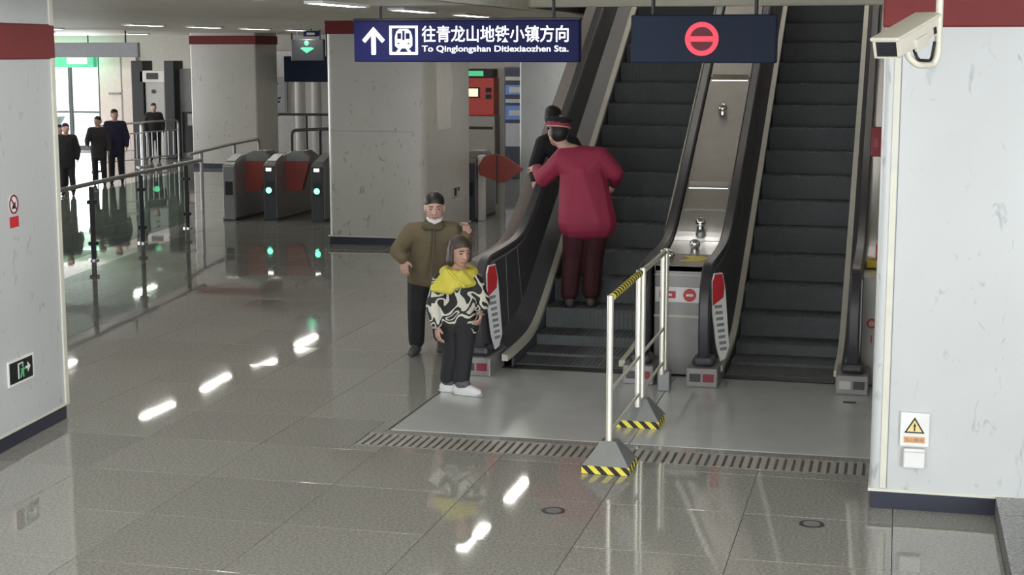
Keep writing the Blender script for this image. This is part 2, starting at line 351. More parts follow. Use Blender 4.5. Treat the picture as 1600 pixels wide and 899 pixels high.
cl = column('white marble column filling the left edge with an exit sign', -7.4, -6.035, 7.2, 10.5, 'marble', 2.69, .25, bev=.02)
obj('corner_trim', bbox(-6.08, -6.025, 10.44, 10.508, .12, H-.04, .008), 'metaltrim', cl)
cr = column('white marble column at the right edge carrying a warning plate', -.095, .855, 9.44, 10.4, 'marble', 2.885, .28, bev=.05, top=3.46)
obj('corner_trim', bbox(-.035, .005, 9.432, 9.44, .13, 2.88, .003, 1), 'metaltrim', cr); obj('panel_joint', box(BM(), .006, .011, 9.4385, 9.44, .13, 2.88), 'grey', cr)
cm = column('grey marble column in the middle behind the two people', -7.9, -6.43, 21.05, 23.4, 'marble_grey', 2.985, .2, bev=.09)
obj('panel_joint', box(BM(), -7.86, -6.6, 21.046, 21.05, 1.62, 1.626), 'grey', cm)
column('pale marble column between the gates and the left escalator', -6.18, -4.9, 25.6, 26.8, 'marble', None, .2)
column('distant grey marble column behind the left gates', -16.27, -14.6, 34.3, 35.6, 'marble_grey', 2.9, .2)
# raised step in front of the right column
st = tag(obj('step', box(BM(), .64, 5.9, 5.6, 9.43, -.01, .10), 'joint'), 'raised grey granite step at the lower right corner', 'step', 'structure'); del st['category']
for j, (ya, yb) in enumerate(((5.6, 7.0), (7.0, 7.9), (7.9, 8.62), (8.62, 9.05), (9.05, 9.43))):
    for xa, xb in ((.64, 1.5), (1.5, 2.36)): obj('tile', bbox(xa+.002, xb-.002, ya+.002, yb-.002, .10, .125, .003, 1), 'granite_dark', st)
SWING = Matrix.Translation((-6.02, 10.41, 0)) @ Matrix.Rotation(R(5.4), 4, 'Z') @ Matrix.Translation((6.035, -10.5, 0))
def swing(o):
    o.location = SWING @ o.location; o.rotation_euler = (0, 0, R(5.4))
swing(cl)
# ceiling lamps ---------------------------------------------------------
k = 0
for (lx, ys, pos) in ((-1.5, (-3, -.75, 1.5, 3.75, 6, 8.25), 'added unseen row ahead of the right escalator'), (-15.2, (8, 10.25, 12.5, 14.75, 17, 19.25, 21.5, 23.75, 26), 'added row over the far left of the hall'), (-4.85, (-3, -.75, 1.5, 3.75, 6, 8.75, 11, 13.25, 15.5, 17.75, 20.0, 22.25, 24.5, 28.2, 31), 'row left of the escalators'), (-11.7, (23.05, 25.3, 27.5, 29.75, 34.2), 'row over the glass railing'), (-8.3, (2, 4.25, 6.5, 8.75, 31.5, 35), 'added row beyond the ticket gates'), (-18, (26, 30.5, 35), 'row near the far glass doors'), (-2.8, (18.4, 20.6, 22.8, 25, 27.2), 'added unseen left row high above the escalators'), (-.9, (18.4, 20.6, 22.8, 25, 27.2), 'added unseen right row high above the escalators'), (2.4, (-3, -.75, 1.5, 3.75), 'added unseen row right of the camera')):  # front, far-left, gate and stairwell rows are added to brighten hall and steps
    H = 7.2 if 'high' in pos else H2 if lx > -3 else 3.2
    ORD = 'first second third fourth fifth sixth seventh eighth ninth tenth eleventh twelfth thirteenth fourteenth fifteenth sixteenth'.split()
    for q, y in enumerate(ys):
        t = thing('ceiling_lamp', f'white strip lamp, {ORD[q]} in the {pos}', 'lamp', (lx, y, H-.03), group='strip lamps in the ceiling')
        obj('diffuser', bbox(lx-.065, lx+.065, y-.56, y+.56, H-.052, H-.034, .006, 1), 'lamp', t)
        bm = BM(); 
        for a, b, c, d in ((-.085, .085, -.6, -.565), (-.085, .085, .565, .6), (-.085, -.068, -.565, .565), (.068, .085, -.565, .565)): box(bm, lx+a, lx+b, y+c, y+d, H-.055, H-.03)
        obj('lamp_frame', bm, 'white', t)

H = 3.2

# ------------------------------------------------------------------ escalators
SL = .577
def N(y): return SL*.5*((y-14.0)+math.sqrt((y-14.0)**2+.12))-.004
def Hh(y): return .965+SL*.5*((y-14.28)+math.sqrt((y-14.28)**2+.10))
def Htop(y, yf=12.72, r=.34):
    if y < yf+r: return Hh(y)-r+math.sqrt(max(0, r*r-(yf+r-y)**2))
    return Hh(y)
YE = 21.9
YS = [12.74+i*.03 for i in range(12)]+[13.1+i*.1 for i in range(20)]+[15.2+i*.6 for i in range(12)]
YS = [y for y in YS if y < YE]+[YE]
YP = [y for y in YS if y >= 13.1]
def handrail(x, parent):
    yf, r = 12.72, .34
    pts = [(12.80, .16), (12.745, .24), (yf, .4), (yf, Hh(12.9)-r)]
    for i in range(1, 9):
        t = math.pi/2*i/8; pts.append((yf+r-r*math.cos(t), Hh(12.9)-r+r*math.sin(t)))
    pts += [(y, Hh(y)) for y in YS if y > yf+r+.05]
    prof = [(-.046, -.022), (-.046, .008), (-.032, .024), (.032, .024), (.046, .008), (.046, -.022)]
    bm = BM(); rings = []
    for i, p in enumerate(pts):
        a = pts[max(i-1, 0)]; b = pts[min(i+1, len(pts)-1)]; d = Vector((b[0]-a[0], b[1]-a[1])).normalized(); n = Vector((-d.y, d.x))
        rings.append([bm.verts.new((x+u, p[0]+n.x*v, p[1]+n.y*v)) for u, v in prof])
    for a, b in zip(rings, rings[1:]):
        for q in range(6): bm.faces.new((a[q], a[(q+1) % 6], b[(q+1) % 6], b[q]))
    bm.faces.new(rings[0][::-1]); bm.faces.new(rings[-1])
    return obj('handrail', bm, 'rubber', parent, smooth=True)
def escalator(label, hl, sl, sr, hr, seams):
    e = thing('escalator', label, 'escalator', ((sl+sr)/2, 13.0, 0))
    # landing plate, comb
    obj('landing_plate', bbox(-3.54 if hr < -1 else -1.768, -1.772 if hr < -1 else -.0, 10.64, 13.02, -.03, .002, .004, 1), 'landing', e)
    obj('comb_plate', bbox(sl, sr, 13.0, 13.16, -.02, .012, .006, 1), 'comb', e)
    # steps
    t = BM(); W = (sr-sl)/2-.006
    box(t, -W, W, 0, .4, -.26, -.005)
    n = 24
    for i in range(n):
        a = -W+2*W*i/n; box(t, a, a+2*W/n*.55, .0, .4, -.005, 0)
    for i in range(n):
        a = -W+2*W*i/n; box(t, a, a+2*W/n*.55, -.004, 0, -.235, .0)
    first = None
    for i in range(21):
        y = 13.17+.4*i; z = max(.0, N(y+.16))
        if first is None: first = obj('step', t, 'step', e, local=True)
        o = first if i == 0 else piece(first, e, (0, 0, 0))
        o.location = Vector(((sl+sr)/2, y, z))-e.location
    for (s, h, sg) in ((sl, hl, -1), (sr, hr, 1)):
        ci = h-sg*.03                                # inner face of the balustrade
        obj('skirt_panel', loft(BM(), YP, lambda y: [(s, N(y)-.3), (s, N(y)+.115), (s+sg*.02, N(y)+.115), (s+sg*.02, N(y)-.3)]), 'balus', e)
        ys2 = [12.86]+[y for y in YP]
        obj('skirt_strip', loft(BM(), ys2, lambda y: [(s-sg*.004, N(y)+.085), (s-sg*.004, N(y)+.135), (s+sg*.05, N(y)+.145), (s+sg*.05, N(y)+.085)]), 'brush', e)
        obj('inner_deck', loft(BM(), YP, lambda y: [(s+sg*.045, N(y)+.05), (s+sg*.045, N(y)+.14), (ci, N(y)+.25), (ci, N(y)+.05)]), 'balus', e)
        bp = obj('balustrade', loft(BM(), YS, lambda y: [(ci, N(y)+.16), (ci, Htop(y)-.02), (h+sg*.03, Htop(y)-.02), (h+sg*.03, N(y)+.16)]), 'balus', e)
        for (ya, dy) in seams:
            yb = ya+dy; f = ci-sg*.003
            bm = BM(); V = [(ya, Htop(ya)-.03), (ya+.014, Htop(ya)-.03), (yb+.014, N(yb)+.25), (yb, N(yb)+.25)]
            obj('seam_strip', prism(bm, V, 'x', f, f+sg*.006), 'seam', bp)
        obj('guide_rail', loft(BM(), [y for y in YS if y > 12.95], lambda y: [(ci-sg*.012, Htop(y)-.055), (ci-sg*.012, Htop(y)-.032), (ci, Htop(y)-.032), (ci, Htop(y)-.055)]), 'seam', e)
        handrail(h, e)
        # newel base with handrail inlet
        b = obj('newel_base', bbox(h-.13, h+.13, 12.62, 13.12, .0, .16, .012), 'frontsteel', e)
        obj('inlet_boot', bbox(h-.09, h+.09, 12.69, 12.9, .16, .24, .03), 'rubber', b)
        obj('icon_plate', box(BM(), h-.10, h-.01, 12.612, 12.62, .05, .115), 'palegrey' if h > -1 else 'darkframe', b)
        obj('icon_plate', box(BM(), h+.01, h+.10, 12.612, 12.62, .05, .115), 'darkframe' if h > -1 else 'red_dim', b)
    return e
eL = escalator('left escalator, the one carrying the red-jacketed attendant', -3.43, -3.21, -2.23, -2.03, ((13.12, .1), (13.55, .12), (13.98, .2)))
eR = escalator('right escalator, empty, beside the white column', -1.50, -1.36, -.44, -.29, ((13.15, .1), (13.45, .12), (15.2, .35), (16.4, .38)))
# left outer cladding and deck
obj('outer_cladding', loft(BM(), [12.9]+YP, lambda y: [(-3.47, Htop(y)-.08), (-3.61, Htop(y)-.04), (-3.64, max(-.01, N(y)-.9)), (-3.47, max(-.012, N(y)-.9))]), 'clad', eL)
for o_, xa_, xb_ in ((eL, -3.46, -1.99), (eR, -1.54, -.3)): obj('truss_soffit', loft(BM(), [13.3]+YP[3:], lambda y: [(xa_, N(y)-.3), (xb_, N(y)-.3), (xb_, max(-.02, N(y)-.9)), (xa_, max(-.02, N(y)-.9))]), 'clad', o_)
obj('outer_cladding', loft(BM(), [13.1]+YP, lambda y: [(-.255, Htop(y)-.1), (-.255, max(-.01, N(y)-.9)), (.025, max(-.01, N(y)-.9)), (.025, Htop(y)-.1)]), 'steel', eR)
# safety boards wrapped round the newel ends
def sticker(e, h, L, A):
    o0 = Vector((h+.045, 12.80, 0)); d = Vector((math.sin(A), math.cos(A), 0)); n = Vector((d.y, -d.x, 0))
    def board(nm, poly, off, th, m, par):
        bm = BM(); A_ = [bm.verts.new(o0+d*u*L+n*off+Vector((0, 0, z))) for u, z in poly]; B_ = [bm.verts.new(o0+d*u*L+n*(off+th)+Vector((0, 0, z))) for u, z in poly]
        bm.faces.new(A_); bm.faces.new(B_[::-1])
        for i in range(len(poly)): j = (i+1) % len(poly); bm.faces.new((A_[i], B_[i], B_[j], A_[j]))
        return obj(nm, bm, m, par)
    s_ = board('safety_board', [(.0, .86), (.12, .93), (.55, .93), (.72, .80), (1, .30), (.80, .20), (.55, .18), (.30, .32), (.05, .60)], 0, .012, 'white', e)
    board('red_top', [(.02, .86), (.13, .92), (.54, .92), (.68, .80), (.62, .72), (.05, .66)], .012, .002, 'red', s_)
    for k in range(8):
        z = .635-.052*k; u0 = .15+.05*k; board('print_line', [(u0, z), (u0+.40-.005*k, z), (u0+.40-.005*k, z+.026), (u0, z+.026)], .012, .002, 'grey', s_)
sticker(eL, -3.43, .26, R(16)); sticker(eR, -1.50, .20, R(42))
# middle deck between the two escalators
md = thing('escalator_centre_deck', 'bronze metal deck between the two escalators with chrome knobs', 'deck', (-1.77, 13.1, 0))
XA, XB = -1.975, -1.555
obj('front_panel', bbox(XA, XB, 13.1, 13.14, 0, .95, .01), 'frontsteel', md)
wp = obj('white_strip', box(BM(), XA+.01, XB-.01, 13.093, 13.1, .63, .76), 'white', md, )
obj('no_entry_disc', cyl(BM(), (-1.67, 13.093, .695), (-1.67, 13.086, .695), .055, 24), 'red', wp); obj('white_bar', box(BM(), -1.70, -1.64, 13.083, 13.086, .685, .705), 'white', wp)
obj('red_pill', bbox(-1.93, -1.79, 13.086, 13.093, .665, .725, .003, 1), 'red', wp); obj('white_bar', box(BM(), -1.90, -1.82, 13.083, 13.086, .685, .705), 'white', wp)
obj('panel_seam', box(BM(), XA, XB, 13.094, 13.1, .50, .52), 'brush', md); obj('panel_seam', box(BM(), XA, XB, 13.094, 13.1, .86, .87), 'brush', md)
obj('truss_cover', loft(BM(), [13.3]+YP[3:], lambda y: [(XA, Htop(y)-.1), (XB, Htop(y)-.1), (XB, max(-.02, N(y)-.9)), (XA, max(-.02, N(y)-.9))]), 'clad', md)
def deckz(y): return Htop(y)-.03
for (ya, yb, m) in ((13.1, 13.75, 'bronze'), (13.77, 14.25, 'steel'), (14.27, 14.78, 'steel'), (14.80, 15.15, 'bronze'), (15.17, 16.9, 'bronze'), (16.94, 19.0, 'bronze'), (19.03, YE, 'bronze')):
    ysx = [ya+(yb-ya)*i/6 for i in range(7)]
    obj('deck_panel', loft(BM(), ysx, lambda y: [(XA, deckz(y)-.05), (XA, deckz(y)), (XB, deckz(y)), (XB, deckz(y)-.05)]), m, md)
for y in (15.16, 16.92):
    obj('seam_strip', loft(BM(), [y-.05, y+.05], lambda q: [(XA+.02, deckz(q)), (XA+.02, deckz(q)+.006), (XB-.02, deckz(q)+.006), (XB-.02, deckz(q))]), 'chrome', md)
for (y, x) in ((13.3, -1.88), (13.95, -1.74), (14.5, -1.76), (16.3, -1.77)):
    bm = BM(); cyl(bm, (x, y, deckz(y)-.01), (x, y, deckz(y)+.03), .035, 16); sphere(bm, (x, y, deckz(y)+.055), .05); obj('chrome_knob', bm, 'chrome', md, smooth=True)
obj('yellow_arrow', loft(BM(), [13.35, 13.5, 13.65], lambda y: [(-1.80+(.08 if y == 13.5 else 0), deckz(y)+.001), (-1.80+(.08 if y == 13.5 else 0), deckz(y)+.004), (-1.62+(.06 if y == 13.5 else 0), deckz(y)+.004), (-1.62+(.06 if y == 13.5 else 0), deckz(y)+.001)]), 'yellow', md)
# right deck front and emergency box
obj('deck_front_panel', bbox(-.24, .02, 13.06, 13.1, 0, .9, .01), 'palegrey', eR)
obj('red_disc', ring(BM(), (-.155, .52), .025, .042, 13.05, 13.06, 24), 'red', eR); obj('red_mark', box(BM(), -.16, -.15, 13.05, 13.06, .36, .42), 'red', eR)
eb = thing('emergency_stop_box', 'red and yellow emergency stop box beside the right handrail', 'button box', (-.12, 13.8, .89))
obj('yellow_plate', bbox(-.23, -.02, 13.7, 13.9, Hh(13.8)-.098, Hh(13.8)-.03, .008, 1), 'yellow', eb); obj('red_box', bbox(-.15, -.03, 13.68, 13.86, Hh(13.8)-.03, Hh(13.8)+.11, .015), 'red', eb)
ab = thing('flag_sign', 'small red sign projecting from the left side of the right column', 'sign', (-.14, 10.3, 2.0))
obj('plate', bbox(-.165, -.094, 10.28, 10.31, 2.08, 2.27, .006, 1), 'redband', ab); obj('dark_symbol', box(BM(), -.15, -.12, 10.274, 10.28, 2.14, 2.20), 'red_dim', ab)
# small slot plate on the landing
tag(obj('slot_cover', bbox(-.345, -.245, 12.32, 12.36, .003, .009, .003, 1), 'comb'), 'small dark slot cover on the landing plate before the right newel', 'cover')
# trench grating with slats
tg = thing('trench_grating', 'steel trench grating of slanted bars across the floor', 'grating', (-1.9, 10.35, 0))
obj('pit', box(BM(), -3.66, -.06, 10.17, 10.53, -.05, -.03), 'pit', tg)
bm = BM(); box(bm, -3.66, -.06, 10.17, 10.185, -.03, .001); box(bm, -3.66, -.06, 10.515, 10.53, -.03, .001); obj('frame', bm, 'granite', tg)
s0 = None
for i in range(62):
    x = -3.63+i*.0577
    if s0 is None: s0 = obj('slat', bbox(-.019, .019, -.163, .163, -.025, .001, .003, 1), 'slat', tg, local=True)
    o = s0 if i == 0 else piece(s0, tg, (0, 0, 0))
    o.location = Vector((x, 10.35, 0))-tg.location
for (x, y, l) in ((-1.94, 8.92, 'round metal floor cover near the barrier base'), (-.41, 9.02, 'round metal floor cover near the right column')):
    t = thing('floor_outlet_cover', l, 'floor cover', (x, y, 0), group=None)
    bm = BM(); cyl(bm, (x, y, -.001), (x, y, .004), .072, 28); obj('rim', bm, 'darkframe', t, smooth=True)
    cyl2 = cyl(BM(), (x, y, .004), (x, y, .0055), .05, 28); obj('disc', cyl2, 'gate_light', t)

# ------------------------------------------------------------------ barrier
b = thing('queue_barrier', 'steel crowd barrier with yellow and black striped bases before the escalators', 'barrier', (-1.78, 11.2, 0))
bx = -1.785
def base(x, y, hw, h):
    bm = BM(); a = [bm.verts.new((x+sx*hw, y+sy*hw, .055)) for sx, sy in ((-1, -1), (1, -1), (1, 1), (-1, 1))]; c = [bm.verts.new((x+sx*.05, y+sy*.05, h)) for sx, sy in ((-1, -1), (1, -1), (1, 1), (-1, 1))]
    bm.faces.new(a[::-1]); bm.faces.new(c)
    for i in range(4): bm.faces.new((a[i], a[(i+1) % 4], c[(i+1) % 4], c[i]))
    p = obj('base', bm, 'gate_light', b); obj('hazard_skirt', bbox(x-hw-.004, x+hw+.004, y-hw-.004, y+hw+.004, 0, .055, .004, 1), 'hazard', p)
base(bx, 9.95, .155, .20); base(bx, 11.26, .155, .20)
p = obj('base', bbox(bx-.05, bx+.05, 12.40, 12.52, 0, .17, .01), 'gate_light', b)
for y, dx in ((9.93, 0), (11.16, -.01), (11.28, 0), (12.37, -.01), (12.47, 0)):
    bm = BM(); cyl(bm, (bx+dx, y, .15), (bx+dx, y, 1.17), .022, 14); obj('post', bm, 'steel_light', b, smooth=True)
for ya, yb in ((9.93, 11.16), (11.28, 12.37)):
    for z, r in ((1.15, .022), (.53, .013), (.25, .013)):
        bm = BM(); cyl(bm, (bx, ya, z), (bx, yb, z), r, 10); obj('rail', bm, 'steel_light', b, smooth=True)
for i in range(13):
    y = 9.98+i*.088
    bm = BM(); cyl(bm, (bx, y, 1.15), (bx, y+.044, 1.15), .0245, 12)
    obj('tape_stripe', bm, 'yellow', b)
    bm = BM(); cyl(bm, (bx, y+.044, 1.15), (bx, y+.088, 1.15), .0245, 12); obj('tape_stripe', bm, 'black', b)

# ------------------------------------------------------------------ hanging signs
ls = thing('hanging_sign', 'lit navy direction sign with white arrow and Chinese lettering', 'sign', (-3.985, 14.3, 2.65))
obj('panel', bbox(-5.08, -2.885, 14.3, 14.42, 2.645, 3.035, .012), 'signblue', ls)
obj('frame', bbox(-5.09, -2.875, 14.31, 14.41, 3.03, 3.055, .005, 1), 'darkframe', ls)
for x in (-4.83, -3.14): bm = BM(); cyl(bm, (x, 14.36, 3.04), (x, 14.36, H if x < -4 else H2), .016, 10); obj('hanger_rod', bm, 'darkframe', ls)
ax = -4.88
A = [(ax-.02, 2.72), (ax-.02, 2.90), (ax-.075, 2.845), (ax-.105, 2.845), (ax-.105, 2.87), (ax, 2.985), (ax+.105, 2.87), (ax+.105, 2.845), (ax+.075, 2.845), (ax+.02, 2.90), (ax+.02, 2.72)]
A = [(ax-.022, 2.715), (ax-.022, 2.895), (ax-.085, 2.825), (ax-.112, 2.852), (ax, 2.975), (ax+.112, 2.852), (ax+.085, 2.825), (ax+.022, 2.895), (ax+.022, 2.715)]
bm = BM()
for f in ([A[0], A[1], A[7], A[8]], [A[1], A[2], A[3], A[4]], [A[1], A[4], A[7]], [A[4], A[5], A[6], A[7]]): prism(bm, f, 'y', 14.294, 14.3)
obj('arrow', bm, 'signlit', ls)
# train pictogram
ix0, ix1, iz0, iz1 = -4.72, -4.44, 2.715, 2.985
bm = BM(); 
for q in ((ix0, ix1, iz0, iz0+.022), (ix0, ix1, iz1-.022, iz1), (ix0, ix0+.022, iz0+.022, iz1-.022), (ix1-.022, ix1, iz0+.022, iz1-.022)): box(bm, q[0], q[1], 14.294, 14.3, q[2], q[3])
cx = (ix0+ix1)/2
prism(bm, [(cx-.085, 2.80), (cx-.085, 2.88), (cx-.07, 2.93), (cx-.04, 2.955), (cx+.04, 2.955), (cx+.07, 2.93), (cx+.085, 2.88), (cx+.085, 2.80), (cx+.06, 2.775), (cx-.06, 2.775)], 'y', 14.294, 14.3)
prism(bm, [(cx-.075, 2.74), (cx-.045, 2.775), (cx-.02, 2.775), (cx-.045, 2.74)], 'y', 14.294, 14.3); prism(bm, [(cx+.075, 2.74), (cx+.045, 2.775), (cx+.02, 2.775), (cx+.045, 2.74)], 'y', 14.294, 14.3)
pi = obj('train_pictogram', bm, 'signlit', ls)
bm = BM(); box(bm, cx-.062, cx-.022, 14.291, 14.294, 2.86, 2.915); box(bm, cx-.012, cx+.012, 14.291, 14.294, 2.85, 2.94); box(bm, cx+.022, cx+.062, 14.291, 14.294, 2.86, 2.915); box(bm, cx-.06, cx-.04, 14.291, 14.294, 2.81, 2.825); box(bm, cx+.04, cx+.06, 14.291, 14.294, 2.81, 2.825)
obj('train_windows', bm, 'signblue', pi)
text('chinese_lettering', '往青龙山地铁小镇方向', -4.40, -2.985, 2.83, 2.985, 14.298, 'signlit', ls, bold=.012)
text('english_lettering', 'To Qinglongshan Ditiexiaozhen Sta.', -4.40, -2.985, 2.725, 2.80, 14.298, 'signlit', ls, bold=.012)
rs = thing('hanging_sign', 'slate blue sign with a lit red no-entry ring over the right escalator', 'sign', (-1.58, 13.0, 2.65))
obj('panel', bbox(-2.185, -.985, 13.0, 13.12, 2.65, 3.045, .012), 'signblue_off', rs)
for x in (-2.01, -1.16): bm = BM(); cyl(bm, (x, 13.06, 3.03), (x, 13.06, H2), .016, 10); obj('hanger_rod', bm, 'darkframe', rs)
rc = (-1.595, 2.847)
obj('red_ring', ring(BM(), rc, .098, .138, 12.993, 13.0, 40), 'redlit', rs); obj('red_bar', box(BM(), rc[0]-.10, rc[0]+.10, 12.993, 13.0, rc[1]-.022, rc[1]+.022), 'redlit', rs)
obj('ring_backing', cyl(BM(), (rc[0], 13.001, rc[1]), (rc[0], 12.998, rc[1]), .10, 32), 'red_dim', rs)
# distant signs
t = thing('exit_sign', 'small green exit sign hanging beyond the middle column at its left', 'sign', (-12.0, 30, 2.6))
obj('panel', bbox(-12.0, -11.3, 30, 30.1, 2.55, 2.98, .01, 1), 'gate_dark', t)
bm = BM(); sphere(bm, (-11.66, 29.99, 2.90), (.05, .01, .05)); prism(bm, [(-11.80, 2.80), (-11.66, 2.70), (-11.50, 2.80), (-11.56, 2.82), (-11.76, 2.82)], 'y', 29.985, 30); obj('running_figure', bm, 'greensign', t)
for x in (-11.9, -11.4): bm = BM(); cyl(bm, (x, 30.05, 2.97), (x, 30.05, H), .02, 8); obj('hanger_rod', bm, 'darkframe', t)
t = thing('hanging_board', 'dark slate hanging board below the far green exit sign', 'sign', (-14.0, 36, 2))
obj('panel', bbox(-14.6, -13.3, 36, 36.12, 2.0, 2.62, .01, 1), 'signblue_off', t)
for x in (-14.4, -13.5): bm = BM(); cyl(bm, (x, 36.06, 2.6), (x, 36.06, H), .02, 8); obj('hanger_rod', bm, 'darkframe', t)
t = thing('exit_light_box', 'lit green and white exit box hanging before the far glass doors', 'sign', (-22.5, 39.2, 2.4))
obj('case', bbox(-23.3, -21.4, 39.1, 39.3, 2.3, 2.66, .01, 1), 'greensign', t); obj('white_symbol', box(BM(), -23.0, -22.6, 39.09, 39.1, 2.36, 2.6), 'whitelit', t); obj('white_symbol', box(BM(), -22.2, -21.6, 39.09, 39.1, 2.4, 2.56), 'whitelit', t)
for x in (-23.1, -21.6): obj('hanger_rod', cyl(BM(), (x, 39.2, 2.64), (x, 39.2, 3.2), .02, 8), 'darkframe', t)
t = thing('hanging_board', 'grey-blue hanging notice board over the left railing', 'sign', (-17.5, 30, 2.55))
obj('panel', bbox(-18.2, -15.4, 30, 30.12, 2.62, 2.92, .01, 1), 'poster', t)
for x in (-17.9, -15.7): bm = BM(); cyl(bm, (x, 30.06, 2.9), (x, 30.06, H), .02, 8); obj('hanger_rod', bm, 'darkframe', t)
t = thing('hanging_board', 'small blue and white hanging sign just above the green exit sign', 'sign', (-12.3, 28, 2.9))
obj('panel', bbox(-10.95, -10.65, 28, 28.06, 3.02, 3.12, .005, 1), 'signblue', t); obj('white_symbol', box(BM(), -10.88, -10.72, 27.992, 28, 3.045, 3.09), 'white', t); obj('hanger_rod', cyl(BM(), (-10.8, 28.03, 3.1), (-10.8, 28.03, H), .012, 8), 'darkframe', t)

# ------------------------------------------------------------------ wall plates and stickers
t = thing('warning_plate', 'white plate with a yellow warning triangle on the right column', 'sign', (.16, 9.43, .41))
obj('plate', bbox(.075, .245, 9.415, 9.44, .405, .612, .006), 'white', t)
tr = obj('triangle_border', prism(BM(), [(.10, .488), (.218, .488), (.159, .585)], 'y', 9.411, 9.415), 'black', t)
obj('triangle', prism(BM(), [(.115, .497), (.203, .497), (.159, .569)], 'y', 9.408, 9.411), 'paleyellow', tr)
obj('warning_mark', prism(BM(), [(.155, .502), (.163, .502), (.163, .53), (.168, .53), (.160, .553), (.150, .53), (.155, .53)], 'y', 9.406, 9.408), 'black', tr)
o = obj('caption_bar', box(BM(), .098, .222, 9.412, 9.415, .428, .466), 'orange', t)
text('caption', '当心触电', .104, .216, .433, .461, 9.4125, 'grey', o, bold=.01)
t = thing('socket_box', 'small white cover box just under the warning plate', 'socket', (.165, 9.43, .28))
obj('cover', bbox(.10, .225, 9.39, 9.44, .275, .395, .01), 'white', t); obj('lid_edge', box(BM(), .105, .22, 9.386, 9.39, .375, .38), 'palegrey', t)
LX = -6.035
t = thing('no_smoking_sticker', 'round no-smoking sticker over a red label on the left column', 'sticker', (LX, 9.710, 1.6))
V = BM(); bm = V
ring(bm, (0, 0), .055, .068, 0, .004, 28); bmesh.ops.rotate(bm, verts=bm.verts[:], cent=(0, 0, 0), matrix=Matrix.Rotation(R(90), 3, 'Z')); bmesh.ops.translate(bm, verts=bm.verts[:], vec=(LX+.006, 9.755, 1.695))
obj('red_ring', bm, 'red_dim', t)
bm = BM(); cyl(bm, (LX, 9.755, 1.695), (LX+.003, 9.755, 1.695), .072, 28); obj('disc', bm, 'white', t)
bm = prism(BM(), [(9.725, 1.665), (9.775, 1.665), (9.785, 1.71), (9.750, 1.70)], 'x', LX+.003, LX+.005); obj('symbol', bm, 'black', t)
bm = prism(BM(), [(9.705, 1.735), (9.715, 1.745), (9.805, 1.655), (9.795, 1.645)], 'x', LX+.005, LX+.0065); obj('bar', bm, 'red_dim', t)
obj('red_label', box(BM(), LX, LX+.004, 9.690, 9.820, 1.535, 1.61), 'red', t)
nosmoke = t
t = thing('exit_plate', 'black exit plate with green running figure on the left column', 'sign', (LX, 9.740, .52))
obj('plate', box(BM(), LX, LX+.008, 9.560, 9.920, .45, .60), 'black', t)
bm = BM()
for q in ((9.545, 9.560, .435, .615), (9.920, 9.935, .435, .615), (9.560, 9.920, .435, .45), (9.560, 9.920, .60, .615)): box(bm, LX, LX+.01, q[0], q[1], q[2], q[3])
obj('rim', bm, 'white', t)
bm = BM(); fx = LX+.008
prism(bm, [(9.690, .47), (9.705, .47), (9.705, .575), (9.780, .575), (9.780, .585), (9.690, .585)][:3]+[(9.690, .575)], 'x', fx, fx+.003); box(bm, fx, fx+.003, 9.690, 9.770, .57, .58)
obj('door_outline', bm, 'white', t)
bm = BM(); cyl(bm, (fx, 9.765, .555), (fx+.003, 9.765, .555), .012, 14); prism(bm, [(9.720, .53), (9.780, .54), (9.800, .52), (9.775, .525), (9.780, .47), (9.765, .47), (9.755, .50), (9.735, .47), (9.720, .475), (9.745, .525)], 'x', fx, fx+.003); obj('running_figure', bm, 'green', t)
bm = BM(); box(bm, fx, fx+.003, 9.805, 9.845, .522, .538); prism(bm, [(9.840, .495), (9.880, .53), (9.840, .565)], 'x', fx, fx+.003); obj('arrow', bm, 'white', t)

for o in (t, nosmoke): swing(o)
# ------------------------------------------------------------------ security camera
t = thing('security_camera', 'cream bullet security camera hanging from a ceiling pipe', 'camera', (.17, 8.0, 2.9))
f0 = Vector((-.062, 7.72, 2.766)); f1 = Vector((.128, 8.06, 2.884)); ax = (f1-f0).normalized(); up = Vector((0, 0, 1)); sd = ax.cross(up).normalized(); up = sd.cross(ax)
def orient(bm): 
    L = (f1-f0).length
    for v in bm.verts: v.co = f0+sd*v.co.x+ax*v.co.y*L+up*v.co.z
    return bm
obj('housing', orient(bbox(-.066, .066, 0, 1, -.048, .04, .012)), 'cream', t, smooth=True)
obj('sunshield', orient(bbox(-.076, .076, -.07, 1.02, .036, .055, .008)), 'cream', t, smooth=True)
fr = BM()
for q in ((-.066, .066, .032, .040), (-.066, .066, -.048, -.041), (-.066, -.058, -.048, .04), (.058, .066, -.048, .04)): box(fr, q[0], q[1], -.05, 0.0, q[2], q[3])
obj('front_rim', orient(fr), 'cream', t); obj('lens_window', orient(box(BM(), -.059, .059, -.02, -.004, -.042, .033)), 'glassdark', t)
obj('hinge_bracket', orient(bbox(.058, .074, .35, .62, -.065, -.005, .003, 1)), 'cream', t)
obj('clasp', orient(bbox(.062, .071, .8, .86, -.035, .0, .003, 1)), 'darkframe', t)
mid = f0+ax*.45*(f1-f0).length-up*.045
pth = roundpath([mid+Vector((0, 0, .0)), mid+Vector((.0, .0, -.05)), mid+Vector((.05, .03, -.095)), Vector((.155, 8.02, mid.z-.095)), Vector((.175, 8.02, mid.z-.05)), Vector((.175, 8.02, 3.0)), Vector((.175, 8.02, 3.46))], .035)
obj('pipe_arm', tube(BM(), pth, .018, 12), 'cream', t, smooth=True)
obj('cable', tube(BM(), roundpath([mid+Vector((.03, 0, -.02)), mid+Vector((.05, -.01, -.07)), Vector((.145, 8.0, mid.z-.075)), Vector((.158, 8.0, mid.z+.02))], .03), .008, 8), 'black', t, smooth=True)
